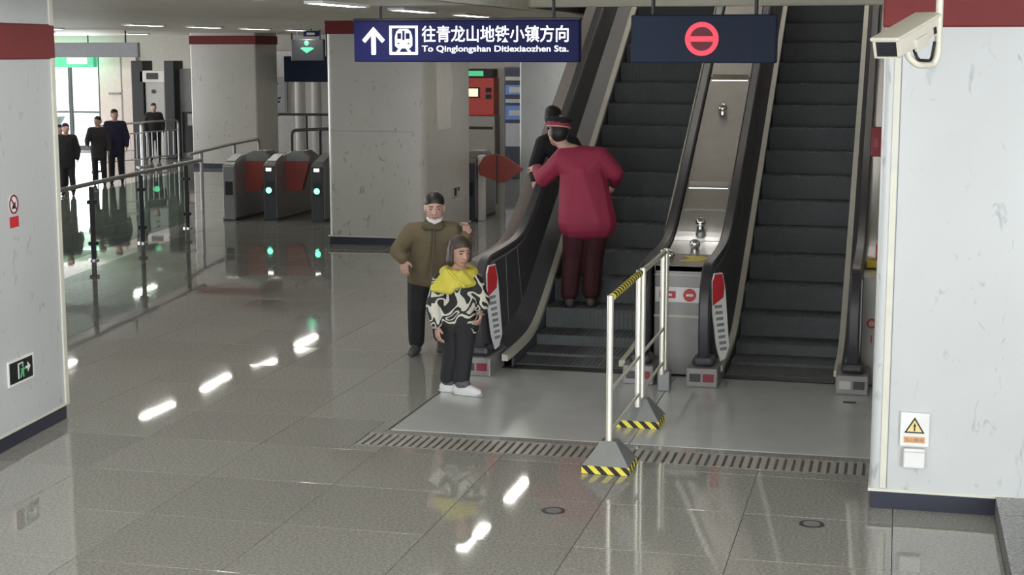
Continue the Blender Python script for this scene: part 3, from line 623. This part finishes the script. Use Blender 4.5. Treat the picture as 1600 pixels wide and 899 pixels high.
obj('ceiling_flange', cyl(BM(), (.175, 8.02, H2-.045), (.175, 8.02, H2-.028), .05, 20), 'white', t)

# ------------------------------------------------------------------ ticket gates
def gate(label, x0, x1, y0, L, front, flap=None, lights=True, hgt=1.06):
    g = thing('ticket_gate', label, 'gate', ((x0+x1)/2, y0, 0))
    pr = [(y0, 0), (y0, hgt-.15), (y0+.06, hgt-.11), (y0+.45, hgt), (y0+L-.45, hgt), (y0+L, hgt-.15), (y0+L, 0)]
    bm = prism(BM(), pr, 'x', x0, x1); bmesh.ops.bevel(bm, geom=bm.edges[:], offset=.012, segments=2, affect='EDGES'); obj('body', bm, 'gate', g)
    obj('front_panel', bbox(x0+.012, x1-.012, y0-.012, y0+.01, .02, hgt-.17, .004, 1), front, g)
    obj('screen', box(BM(), x0+.05, x1-.04, y0-.018, y0-.012, .42, .64), 'black', g)
    obj('card_reader', prism(BM(), [(y0+.09, hgt-.10), (y0+.40, hgt-.013), (y0+.40, hgt+.002), (y0+.09, hgt-.085)], 'x', x0+.03, x1-.03), 'gate_light', g)
    obj('kick_plate', bbox(x0-.006, x1+.006, y0-.006, y0+L+.006, 0, .05, .004, 1), 'gate_dark', g)
    if lights:
        cxx = x0+(x1-x0)*.45
        obj('green_arrow_light', cyl(BM(), (cxx, y0-.014, .50), (cxx, y0-.024, .50), .048, 16), 'greenlit', g); obj('white_light', bbox(cxx-.045, cxx+.045, y0-.022, y0-.010, hgt-.245, hgt-.195, .003, 1), 'whitelit', g)
    if flap:
        fx, fy = x1, y0+.5
        obj('flap_housing', prism(BM(), [(fx-.02, .86), (fx-.02, 1.05), (fx+.14, 1.12), (fx+.28, 1.12), (fx+.41, 1.02), (fx+.41, .92)], 'y', fy-.05, fy+.05), 'gate_light', g)
        obj('barrier_flap', prism(BM(), [(fx, .46), (fx, .95), (fx+.41, .95), (fx+.27, .47), (fx+.18, .45)], 'y', fy-.055, fy+.055), 'redbrown', g)
    return g
gate('leftmost grey ticket gate with a dark screen on its front', -10.68, -10.46, 23.6, 2.1, 'gate_light', True, False)
gate('second grey ticket gate with one green light on its front', -10.03, -9.81, 23.75, 2.1, 'gate_dark', True)
gate('third ticket gate half hidden by the grey middle column', -9.20, -8.98, 23.75, 2.1, 'gate_dark', None)
g = gate('ticket gate right of the middle column with a large red flap', -6.88, -6.62, 24.4, 1.3, 'navy', None, False, 1.12)
obj('white_edge', bbox(-6.615, -6.50, 24.5, 24.62, 0, 1.08, .02), 'wall_white', g)
obj('barrier_flap', prism(BM(), [(-6.55, .76), (-6.58, .90), (-6.48, 1.06), (-6.30, 1.11), (-6.10, 1.05), (-5.83, .86), (-6.13, .65), (-6.22, .64), (-6.25, .66)], 'y', 24.40, 24.48), 'redbrown', g); obj('flap_rib', box(BM(), -6.27, -6.25, 24.392, 24.40, .30, 1.08), 'gate_dark', g)
# glass railing on the left
rl = thing('glass_railing', 'glass railing with dark posts running back to the left gates', 'railing', (-10.4, 20, 0))
P = [(-10.05, 16.75), (-10.30, 18.62), (-10.55, 20.50), (-10.75, 22.40)]
for (x, y) in P:
    obj('post', bbox(x-.03, x+.03, y-.02, y+.02, 0, .98, .006, 1), 'darkframe', rl)
    for z in (.2, .75): obj('clamp', bbox(x-.05, x+.05, y-.05, y+.05, z, z+.05, .006, 1), 'darkframe', rl)
    obj('foot', cyl(BM(), (x, y, 0), (x, y, .02), .07, 14), 'steel', rl)
for a, c in zip(P, P[1:]):
    d = Vector((c[0]-a[0], c[1]-a[1], 0)); n = Vector((-d.y, d.x, 0)).normalized()*.006; s = Vector((*a, 0))+d*.04; e = Vector((*a, 0))+d*.96
    bm = BM(); V = [s-n, s+n, e+n, e-n]; lo = [bm.verts.new(v+Vector((0, 0, .1))) for v in V]; hi = [bm.verts.new(v+Vector((0, 0, .90))) for v in V]
    bm.faces.new(lo[::-1]); bm.faces.new(hi)
    for i in range(4): bm.faces.new((lo[i], lo[(i+1) % 4], hi[(i+1) % 4], hi[i]))
    obj('pane', bm, 'glass', rl)
obj('top_rail', tube(BM(), [(-9.85, 15.2, 1.02)]+[(x, y, 1.02) for x, y in P]+[(-10.82, 23.1, 1.02)], .032, 10), 'gate', rl, smooth=True)
def railing(nm, label, pts, posts, r, m):
    t = thing(nm, label, 'railing', (pts[0][0], pts[0][1], 0)); obj('top_rail', tube(BM(), roundpath(pts, .12), r, 10), m, t, smooth=True)
    for (x, y, z) in posts: obj('post', cyl(BM(), (x, y, 0), (x, y, z), r, 10), m, t, smooth=True)
    return t
railing('tube_railing', 'short steel railing behind the leftmost ticket gate', [(-11.55, 24.2, 1.03), (-12.1, 27.3, 1.03), (-12.28, 28.9, 1.03), (-12.28, 28.9, .0)], [(-11.7, 25.0, 1.03), (-12.1, 27.3, 1.03)], .03, 'gate')
railing('tube_railing', 'far dark tube railing under the poster wall', [(-15.73, 38.2, 0), (-15.73, 38.2, 1.12), (-14.3, 38.2, 1.12), (-12.6, 38.2, 1.12)], [(-14.9, 38.2, 1.1), (-13.4, 38.2, 1.1)], .035, 'gate_dark')
t = railing('tube_railing', 'looped dark tube railing just behind the second gate', [(-12.95, 32.3, 0), (-12.95, 32.3, 1.02), (-11.75, 32.6, 1.07), (-11.75, 32.6, 0)], [(-12.35, 32.45, 1.03)], .035, 'gate_dark')
# crowd-control barricades far left
def barricade(label, x0, y0, x1, y1):
    t = thing('barricade', label, 'barricade', (x0, y0, 0)); d = Vector((x1-x0, y1-y0, 0)); q = Vector((x0, y0, 0))
    obj('frame', tube(BM(), roundpath([q+Vector((0, 0, .02)), q+Vector((0, 0, 1.06)), q+d+Vector((0, 0, 1.06)), q+d+Vector((0, 0, .02))], .12), .024, 8), 'steel', t, smooth=True)
    for z in (.2, .82): obj('cross_bar', cyl(BM(), q+Vector((0, 0, z)), q+d+Vector((0, 0, z)), .015, 8), 'steel', t)
    for i in range(1, 7): a = q+d*(i/7); obj('bar', cyl(BM(), a+Vector((0, 0, .2)), a+Vector((0, 0, .82)), .010, 6), 'steel', t)
    for k in (0, 1): a = q+d*k; obj('foot', bbox(a.x-.03, a.x+.03, a.y-.25, a.y+.25, 0, .03, .004, 1), 'steel', t)
barricade('far steel barricade right of the dark standing pair', -17.60, 34.3, -17.28, 35.65)
barricade('far steel barricade just left of the other one', -17.85, 32.6, -17.45, 34.1)
# tall far cabinet with dark posts
t = thing('tall_cabinet', 'tall pale grey cabinet with a dark display between dark posts', 'cabinet', (-18, 37, 0))
obj('body', bbox(-18.82, -18.28, 37, 37.5, 0, 2.15, .02), 'palegrey', t); obj('header_box', bbox(-18.95, -18.25, 36.95, 37.4, 1.95, 2.25, .02), 'wall_white', t); obj('display', box(BM(), -18.75, -18.42, 36.94, 36.95, 2.03, 2.19), 'dark', t)
obj('dark_post', bbox(-19.18, -18.84, 36.95, 37.5, 0, 2.5, .02), 'dark', t); obj('dark_post', bbox(-18.26, -17.98, 36.95, 37.5, 0, 2.5, .02), 'dark', t); obj('knob', cyl(BM(), (-18.58, 37, 1.72), (-18.58, 36.96, 1.72), .05, 12), 'dark', t)
t = thing('notice_board', 'grey notice board beside the distant grey column', 'board', (-17.5, 37.2, 0))
obj('panel', bbox(-17.95, -17.2, 37.2, 37.26, 0, 2.3, .01, 1), 'grey', t); obj('lower_panel', box(BM(), -17.9, -17.25, 37.19, 37.2, .15, 1.2), 'darkframe', t); obj('leaflet', box(BM(), -17.75, -17.5, 37.18, 37.19, .85, 1.15), 'palegrey', t)
# poster and bright poles on the far wall
t = thing('framed_poster', 'framed grey poster on the far white wall above the gates', 'poster', (-16.4, 39.85, 1.1))
obj('frame', bbox(-16.80, -16.08, 39.82, 39.9, 1.10, 2.05, .01, 1), 'palegrey', t); obj('sheet', box(BM(), -16.75, -16.13, 39.81, 39.82, 1.15, 2.0), 'poster', t)
for k, (xa, xb, z) in enumerate(((-16.70, -16.32, 1.80), (-16.66, -16.36, 1.66), (-16.45, -16.25, 1.42), (-16.42, -16.28, 1.32))): obj('print_line', prism(BM(), [(xa, z), (xb, z+.05), (xb, z+.10), (xa, z+.05)], 'y', 39.80, 39.81), 'darkframe', t)
for x, l in ((-15.45, 'left bright white pole standing before the far white wall'), (-15.0, 'right bright white pole standing before the far white wall')):
    t = tag(obj('pole', cyl(BM(), (x, 39.2, 0), (x, 39.2, 2.6), .14, 16), 'wall_white', smooth=True), l, 'pole')
# ticket machines
tag(obj('wall_ticket', box(BM(), -9.6, -6.0, 33.4, 33.6, 0, H), 'wall'), 'cream wall with the ticket machines', kind='structure')
t = thing('ticket_machine', 'red ticket machine with a lit screen behind the middle column', 'machine', (-8.9, 33.2, 0))
obj('cabinet', bbox(-9.3, -8.5, 32.95, 33.4, 0, 1.36, .02), 'machgrey', t); obj('tray_slot', box(BM(), -9.25, -8.55, 32.94, 32.95, 1.06, 1.12), 'black', t)
rp = obj('red_panel', bbox(-9.3, -8.52, 32.93, 33.4, 1.37, 2.17, .01), 'machred', t); obj('screen_frame', bbox(-9.3, -8.83, 32.92, 32.93, 1.74, 1.97, .003, 1), 'black', rp); obj('lit_screen', box(BM(), -9.28, -8.87, 32.91, 32.92, 1.77, 1.94), 'screen', rp)
for z in (1.86, 1.72): obj('coin_slot', box(BM(), -8.70, -8.57, 32.92, 32.93, z, z+.10), 'black', rp)
obj('base_line', box(BM(), -9.3, -8.5, 32.92, 32.93, 1.37, 1.40), 'red', rp)
obj('top_sign', bbox(-9.3, -8.55, 32.93, 33.4, 2.18, 2.36, .01), 'dark', t); obj('green_display', box(BM(), -9.25, -8.75, 32.92, 32.93, 2.21, 2.32), 'greenscreen', t)
t = thing('vending_machine', 'dark blue machine with small lit panels beside the red ticket machine', 'machine', (-8.0, 33.2, 0))
obj('cabinet', bbox(-8.30, -7.70, 32.95, 33.38, 0, 2.4, .02), 'navy', t)
for z0, z1, m in ((2.12, 2.2, 'palegrey'), (1.82, 2.02, 'bluescreen'), (1.64, 1.72, 'poster'), (1.28, 1.58, 'bluescreen'), (.7, 1.2, 'poster')): p = obj('display_panel', box(BM(), -8.26, -7.78, 32.94, 32.95, z0, z1), m, t)
obj('print_block', box(BM(), -8.18, -7.86, 32.93, 32.94, 1.86, 1.98), 'palegrey', t)
obj('print_block', box(BM(), -8.18, -7.86, 32.93, 32.94, 1.36, 1.48), 'palegrey', t)
# painted reflection and outlet on the side of the middle column
t = tag(obj('pale_reflection', prism(BM(), [(21.55, 2.62), (22.30, 2.62), (22.42, 2.2), (22.30, 1.95), (22.28, 1.62), (21.60, 1.62)], 'x', -6.429, -6.42), 'reflection_pale'), 'pale panel painted as a reflection on the right side of the middle column', 'reflection')  # thin pale sheet stands in for a glossy reflection on the marble
t = thing('wall_outlet', 'small dark outlet low on the right side of the middle column', 'outlet', (-6.43, 22.5, .6)); obj('plate', bbox(-6.43, -6.415, 22.35, 22.75, .58, .74, .004, 1), 'palegrey', t); obj('socket', box(BM(), -6.415, -6.41, 22.42, 22.55, .60, .72), 'black', t); obj('socket', box(BM(), -6.415, -6.41, 22.62, 22.70, .66, .72), 'black', t)

# ------------------------------------------------------------------ people
def V3(p): return Vector(p)
def hull(bm, sph, u=10, v=8):
    t = BM()
    for c, r in sph: sphere(t, c, r, u, v)
    res = bmesh.ops.convex_hull(t, input=t.verts[:], use_existing_faces=False)
    junk = [g for g in res['geom_interior'] if isinstance(g, bmesh.types.BMVert)]
    bmesh.ops.delete(t, geom=junk, context='VERTS')
    for f in [f for f in t.faces if not f.is_valid]: pass
    me = bpy.data.meshes.new('tmp'); t.to_mesh(me); t.free(); bm.from_mesh(me); bpy.data.meshes.remove(me); return bm
def cap(bm, a, ra, b, rb): return hull(bm, [(V3(a), ra), (V3(b), rb)])
def chain(bm, pts):
    for (a, ra), (b_, rb) in zip(pts, pts[1:]): cap(bm, a, ra, b_, rb)
    return bm
def blob(name, bm, m, parent, vox=.008, it=3):
    bmesh.ops.recalc_face_normals(bm, faces=bm.faces[:])
    me = bpy.data.meshes.new(name); bm.to_mesh(me); bm.free()
    o = bpy.data.objects.new(name, me); COL.objects.link(o)
    md_ = o.modifiers.new('r', 'REMESH'); md_.mode = 'VOXEL'; md_.voxel_size = vox; md_.use_smooth_shade = True
    s = o.modifiers.new('s', 'SMOOTH'); s.iterations = it; s.factor = .5
    bpy.context.view_layer.update()
    me2 = bpy.data.meshes.new_from_object(o.evaluated_get(bpy.context.evaluated_depsgraph_get()))
    o.modifiers.clear(); o.data = me2; bpy.data.meshes.remove(me); me2.name = name
    me2.materials.clear(); me2.materials.append(M[m]); me2.polygons.foreach_set('use_smooth', [True]*len(me2.polygons))
    o.parent = parent; return o
def hand(bm, W, d, n, sgn, curl=.5, s=1.0):
    W, d, n = V3(W), V3(d).normalized(), V3(n); n = (n-d*n.dot(d)).normalized(); sd = d.cross(n).normalized()
    hull(bm, [(W+sd*.018*s, .016*s), (W-sd*.018*s, .016*s), (W+d*.085*s+sd*.033*s, .012*s), (W+d*.085*s-sd*.033*s, .012*s)])
    for k, L in enumerate((.060, .072, .068, .052)):
        b0 = W+d*.085*s+sd*sgn*(.031-.0205*k)*s; a1 = (d*math.cos(curl*.6)+n*math.sin(curl*.6)); p1 = b0+a1*L*.52*s
        a2 = (d*math.cos(curl*1.7)+n*math.sin(curl*1.7)); p2 = p1+a2*L*.5*s
        chain(bm, [(b0, .0092*s), (p1, .0085*s), (p2, .0068*s)])
    t0 = W+d*.025*s+sd*sgn*.028*s; t1 = t0+(d*.55+sd*sgn*.75+n*.25).normalized()*.035*s; t2 = t1+(d*.85+sd*sgn*.3+n*.4).normalized()*.030*s
    chain(bm, [(t0, .012*s), (t1, .0105*s), (t2, .0085*s)])
def headframe(c, yaw, pitch, roll, s):
    return Matrix.Translation(c) @ Euler((pitch, roll, yaw), 'XYZ').to_matrix().to_4x4() @ Matrix.Scale(s, 4)
def figure(name, label, loc, rz, J, st, scale=1.0, vox=.008):
    root = thing(name, label, 'person', loc, rz=rz); root.scale = (scale*st.get('rs', 1),)*3
    hs = st.get('hs', 1.0); HF = headframe(V3(J['head']), J.get('yaw', 0), J.get('pitch', 0), J.get('roll', 0), hs)
    def hp(x, y, z): return HF @ Vector((x, y, z))
    b = BM()
    hd = BM(); sphere(hd, (0, .008, .012), (.076, .094, .102), 16, 12)
    hull(hd, [((0, -.035, -.01), .066), ((.03, -.045, -.035), .032), ((-.03, -.045, -.035), .032), ((0, -.058, -.094), .022), ((.022, -.05, -.086), .02), ((-.022, -.05, -.086), .02), ((.045, -.01, -.06), .022), ((-.045, -.01, -.06), .022)])
    hull(hd, [((0, -.096, .012), .010), ((0, -.112, -.030), .013), ((.015, -.098, -.034), .009), ((-.015, -.098, -.034), .009)])
    for s_ in (-1, 1):
        sphere(hd, (s_*.079, .01, -.012), (.012, .022, .034), 10, 8)
        hull(hd, [((s_*.016, -.090, .024), .010), ((s_*.045, -.080, .022), .010)])
    hull(hd, [((0, -.094, -.058), .010), ((.022, -.086, -.060), .008), ((-.022, -.086, -.060), .008), ((0, -.092, -.068), .010)])
    hd.transform(HF); me = bpy.data.meshes.new('tmp'); hd.to_mesh(me); hd.free(); b.from_mesh(me); bpy.data.meshes.remove(me)
    nk = V3(J['neck']); cap(b, nk, .055*hs, hp(0, .012, -.05), .052*hs)
    B = st.get('bulk', 1.0)
    sh, el, wr, hi, kn, an, toe = (J[k] for k in ('sh', 'el', 'wr', 'hip', 'kn', 'an', 'toe'))
    ch = V3(J['chest'])
    hull(b, [(V3(sh[0]), .055), (V3(sh[1]), .055), (ch, .11), (nk, .05)]); hull(b, [(ch, .12), (V3(hi[0]), .09), (V3(hi[1]), .09)])
    for i in (0, 1):
        chain(b, [(sh[i], .048), (el[i], .038), (wr[i], .026)])
        d, n, sg = J['hand'][i][:3]; hand(b, wr[i], d, n, sg, J['hand'][i][3] if len(J['hand'][i]) > 3 else .5, st.get('hands', 1.0))
        chain(b, [(hi[i], .08), (kn[i], .052), (an[i], .038), (toe[i], .03)])
    body = blob('body', b, st.get('skin', 'skin'), root, vox if vox > .009 else .0065, 2)
    if vox < .01:
        for s_ in (-1, 1):
            e = BM(); sphere(e, (0, 0, 0), (.013, .006, .0065), 10, 8); e.transform(HF @ Matrix.Translation((s_*.031, -.0875, .002))); obj('eye', e, 'eye', root, local=True, smooth='all')
            e = hull(BM(), [((s_*.016, -.0995, .026), .004), ((s_*.046, -.0885, .027), .0035)]); e.transform(HF); obj('eyebrow', e, 'hair', root, local=True)
        e = hull(BM(), [((-.022, -.093, -.063), .004), ((0, -.102, -.063), .005), ((.022, -.093, -.063), .004)]); e.transform(HF); obj('mouth', e, 'lip', root, local=True)
    hr = BM(); sphere(hr, (0, .016, .050), (.084, .095, .078), 16, 12); sphere(hr, (0, .042, .0), (.080, .072, .090), 16, 12)
    if st.get('longhair'): hull(hr, [((0, .05, .0), .08), ((-.05, .04, -.09), .045), ((.05, .04, -.09), .045)]); [hull(hr, [((q*.07, .0, .04), .03), ((q*.08, -.01, -.07), .025)]) for q in (-1, 1)]
    hr.transform(HF); blob('hair', hr, st.get('hair', 'hair'), root, max(vox, .008), 2)
    # trousers
    R0 = st.get('leg', .095)
    t = BM(); hull(t, [(V3(hi[0])+Vector((0, 0, .04)), R0*1.15), (V3(hi[1])+Vector((0, 0, .04)), R0*1.15)])
    for i in (0, 1): chain(t, [(hi[i], R0*1.12), (kn[i], R0*.82), (V3(an[i])+(V3(kn[i])-V3(an[i])).normalized()*.05, R0*.72)])
    blob('trousers', t, st['trousers'], root, max(vox, .009), 2)
    # shoes
    for i in (0, 1):
        a, q = V3(an[i]), V3(toe[i]); f = Vector((q.x-a.x, q.y-a.y, 0)).normalized(); z0 = min(a.z, q.z)-.035
        s_ = BM(); hull(s_, [(a+Vector((0, 0, -.005)), .045), (Vector((a.x, a.y, z0+.038))-f*.03, .04), (Vector((q.x, q.y, z0+.034)), .036), (Vector((q.x, q.y, z0+.032))+f*.03, .030)])
        so = blob('shoe', s_, st['shoe'], root, max(vox, .007), 1)
        if st.get('sole'):
            k = BM(); hull(k, [(Vector((a.x, a.y, z0+.012))-f*.035, (.045, .045, .014)), (Vector((q.x, q.y, z0+.012))+f*.04, (.042, .042, .014))]); w_ = obj('sole', k, st['sole'], so, local=True)
    # jacket
    j = BM(); rb = .13*B
    hull(j, [(V3(sh[0]), .085*B), (V3(sh[1]), .085*B), (ch, rb), (nk-Vector((0, 0, .05)), .075)])
    hm = [V3(p) for p in J['hem']]
    hull(j, [(ch, rb*1.05), (V3(sh[0])*.6+ch*.4, .08*B), (V3(sh[1])*.6+ch*.4, .08*B)]+[(p, st.get('hemr', .12)*B) for p in hm])
    for i in (0, 1):
        sl = st.get('sleeve', .068); chain(j, [(sh[i], sl*1.2), (el[i], sl), (V3(wr[i])*.94+V3(el[i])*.06, sl*.72)])
    jk = blob('jacket', j, st['jacket'], root, vox, 2)
    return root, hp, HF, jk
camr = YAW
# the man in the olive jacket
man = dict(head=(.10, -.13, 1.365), yaw=.06, pitch=.12, neck=(.085, -.07, 1.22), chest=(.05, -.02, 1.06),
 sh=[(-.115, -.04, 1.13), (.25, -.02, 1.14)], el=[(-.235, -.10, .97), (.36, -.02, .99)], wr=[(-.175, -.22, .905), (.385, -.20, 1.13)],
 hand=[((.08, -.30, -.9), (.4, .8, -.2), 1, .5), ((0, -.3, 1), (-.5, -.8, 0), 1, .8)], hip=[(-.05, .10, .74), (.10, .13, .74)], kn=[(-.075, -.04, .42), (.12, .05, .42)], an=[(-.085, .06, .075), (.135, .26, .10)], toe=[(-.12, -.09, .035), (.13, .10, .035)],
 hem=[(-.05, .04, .72), (.14, .06, .73)])
r_, hp, HF, jk = figure('person', 'man in an olive jacket with a lowered mask, leaning toward the camera', (-4.13, 13.45, 0), YAW, man,
 dict(jacket='olive', trousers='blacktrous', shoe='shoe_grey', bulk=1.05, leg=.105, hemr=.115, sleeve=.075, hs=1.08))
c = BM(); hull(c, [(V3((.03, -.13, 1.20)), .05), (V3((.14, -.13, 1.20)), .05), (V3((.085, -.03, 1.23)), .07)]); blob('collar', c, 'olive_dark', r_, .008, 2)
c = BM(); hull(c, [((-.045, -.066, -.095), .014), ((.045, -.066, -.095), .014), ((0, -.082, -.112), .014), ((-.06, -.02, -.085), .012), ((.06, -.02, -.085), .012)]); c.transform(HF); blob('face_mask', c, 'mask', r_, .006, 1)
c = BM(); cap(c, (.10, -.18, 1.16), .012, (.07, -.19, .72), .012); blob('zip_placket', c, 'olive_dark', r_, .006, 1)
c = BM(); cap(c, (-.186, -.195, .928), .05, (-.196, -.178, .945), .05); blob('cuff', c, 'olive_dark', r_, .007, 1)
# the child in the printed jacket
kid = dict(head=(.025, -.03, 1.165), yaw=.5, pitch=.15, neck=(.015, .0, 1.02), chest=(.0, .01, .83),
 sh=[(-.125, .02, .91), (.135, .0, .91)], el=[(-.19, .0, .72), (.205, -.04, .76)], wr=[(-.16, -.09, .57), (.195, -.12, .70)],
 hand=[((.1, -.25, -.9), (.8, .3, 0), 1, .6), ((-.05, -.5, -.6), (-.8, 0, .1), -1, .7)], hip=[(-.055, .04, .53), (.06, .0, .53)], kn=[(-.045, .02, .31), (.05, -.02, .31)], an=[(-.085, .05, .075), (.03, -.06, .075)], toe=[(.03, .0, .035), (.145, -.12, .035)],
 hem=[(-.07, .03, .55), (.08, .0, .55)])
r_, hp, HF, jk = figure('person', 'child in a black and white patterned jacket with a yellow hood and sneakers', (-3.4, 11.95, 0), YAW, kid,
 dict(jacket='print', trousers='blacktrous', shoe='sneaker', sole='sneaker', hair='hairbrown', skin='skin_warm', bulk=.98, leg=.098, hemr=.105, sleeve=.066, hs=1.0, longhair=True))
c = BM()
for i in range(12):
    t = 2*math.pi*i/12; u = 2*math.pi*(i+1)/12
    cap(c, (.015+.115*math.cos(t), .01+.095*math.sin(t), .99+.012*math.sin(t)), .045, (.015+.115*math.cos(u), .01+.095*math.sin(u), .99+.012*math.sin(u)), .045)
hull(c, [(V3((-.08, -.10, 1.0)), .035), (V3((-.185, -.06, .87)), .03), (V3((-.05, -.135, .86)), .03), (V3((.05, -.11, .98)), .035)])
hull(c, [(V3((.04, -.125, 1.0)), .03), (V3((.10, -.10, .93)), .03), (V3((.0, -.145, .90)), .022), (V3((.155, -.04, .90)), .025)])
blob('hood', c, 'hood', r_, .007, 2)
c = BM(); cap(c, (-.06, -.135, 1.02), .016, (.06, -.155, .90), .016); blob('hood_fold', c, 'hood', r_, .006, 1)
for q in ((-.085, .05), (.03, -.06)): c = BM(); hull(c, [(V3((q[0], q[1]-.01, .10)), .052), (V3((q[0]+.04, q[1]-.02, .085)), .045)]); blob('shoe_upper', c, 'sneaker_dark', r_, .008, 1)
# the station attendant, seen from behind on the left escalator
zs = max(0, N(13.17+.4*3+.16))
att = dict(head=(-.19, .16, 1.50), yaw=math.pi+.25, pitch=.12, roll=-.12, neck=(-.13, .13, 1.37), chest=(.02, .06, 1.14),
 sh=[(-.16, .11, 1.26), (.17, .05, 1.29)], el=[(-.31, .24, 1.10), (.30, .05, 1.16)], wr=[(-.36, .42, 1.16), (.31, .22, 1.06)],
 hand=[((-.5, .8, .2), (.2, .3, -.9), 1, .7), ((-.1, .7, -.6), (-.9, .2, 0), -1, .6)], hip=[(-.03, .03, .74), (.15, .03, .74)], kn=[(-.06, .06, .42), (.12, .06, .42)], an=[(-.09, .0, .075), (.10, .02, .075)], toe=[(-.10, .15, .035), (.12, .17, .035)],
 hem=[(-.03, .04, .73), (.16, .03, .74)])
r_, hp, HF, jk = figure('person', 'attendant in a red jacket and cap seen from behind on the left escalator', (-2.90, 14.47, zs), YAW, att,
 dict(rs=1.1, jacket='staffred', trousers='stafftrous', shoe='shoe_grey', bulk=1.10, leg=.112, hemr=.15, sleeve=.078))
c = BM(); hull(c, [((0, .01, .075), (.098, .110, .02)), ((0, .0, .115), (.125, .135, .02))]); c.transform(HF); cp = blob('cap', c, 'coat', r_, .008, 1)
c = BM(); cyl(c, (0, .01, .045), (0, .01, .085), .103, 24, .106); c.transform(HF); o = obj('cap_band', c, 'staffred', r_, local=True, smooth=True)
c = BM(); cyl(c, (0, .01, .040), (0, .01, .050), .106, 24); c.transform(HF); obj('gold_trim', c, 'gold', r_, local=True, smooth=True)
c = BM(); hull(c, [((-.06, -.10, .045), .012), ((.06, -.10, .045), .012), ((-.035, -.155, .025), .010), ((.035, -.155, .025), .010)]); c.transform(HF); obj('visor', c, 'black', r_, local=True)
# the passenger bent over the left handrail
z6 = max(0, N(13.17+.4*5+.16))
pas = dict(head=(-.36, .06, 1.31), yaw=math.pi-.5, pitch=.2, roll=.15, neck=(-.335, .05, 1.17), chest=(-.27, .03, .95),
 sh=[(-.47, .0, 1.06), (-.18, .05, 1.06)], el=[(-.55, .0, .83), (-.05, .15, .84)], wr=[(-.55, -.10, .70), (.0, .3, .80)],
 hand=[((.1, -.6, -.4), (.3, .2, -.8), 1, .9), ((.2, .8, 0), (0, 0, -1), -1, .8)], hip=[(-.14, .0, .62), (.0, .02, .62)], kn=[(-.10, .08, .36), (.02, .10, .36)], an=[(-.09, .0, .075), (.03, .0, .075)], toe=[(-.10, .14, .035), (.03, .15, .035)],
 hem=[(-.17, .02, .62), (-.04, .02, .62)])
figure('person', 'passenger in dark clothes bent over the left handrail behind the attendant', (-2.98, 15.35, z6), YAW, pas, dict(jacket='coat', trousers='blacktrous', shoe='shoe_grey', bulk=.92, leg=.09, hemr=.10))
# far people in dark coats
def stand(dx=0, arm=.0, turn=0):
    return dict(head=(dx, -.02, 1.53), yaw=turn, neck=(dx*.8, .0, 1.38), chest=(dx*.5, 0, 1.18), sh=[(-.17, 0, 1.31), (.17, 0, 1.31)], el=[(-.25, .02-arm, 1.04+arm*.3), (.25, .02-arm*.4, 1.04)], wr=[(-.24, -.08-arm*2, .83+arm*1.2), (.24, -.08, .83)],
     hand=[((0, -.3, -1), (1, 0, 0), 1), ((0, -.3, -1), (-1, 0, 0), -1)], hip=[(-.09, 0, .85), (.09, 0, .85)], kn=[(-.10, -.02, .47), (.10, -.02, .47)], an=[(-.11, .02, .075), (.11, .02, .075)], toe=[(-.12, -.13, .035), (.12, -.13, .035)], hem=[(-.07, 0, .70), (.07, 0, .70)])
for lab, p, s, cm_, a, tn in (('distant person in a black coat alone beside the left column', (-15.42, 27.0), .84, 'coat', .0, .3), ('distant person in a charcoal coat standing close to a taller one', (-16.0, 29.3), .86, 'coat3', .12, -.5), ('distant person in a navy coat at the right of the pair', (-15.85, 29.75), .94, 'coat2', .05, .4), ('distant figure half cut off by the edge of the left column', (-16.35, 28.4), .78, 'coat3', .1, 0), ('distant dark figure between the pale cabinet and the barricade', (-18.2, 36.2), .88, 'coat', 0, .2)):
    figure('person', lab, (p[0], p[1], 0), YAW+.2, stand(0, a, tn), dict(jacket=cm_, trousers='blacktrous', shoe='black', hemr=.12), scale=s, vox=.016)
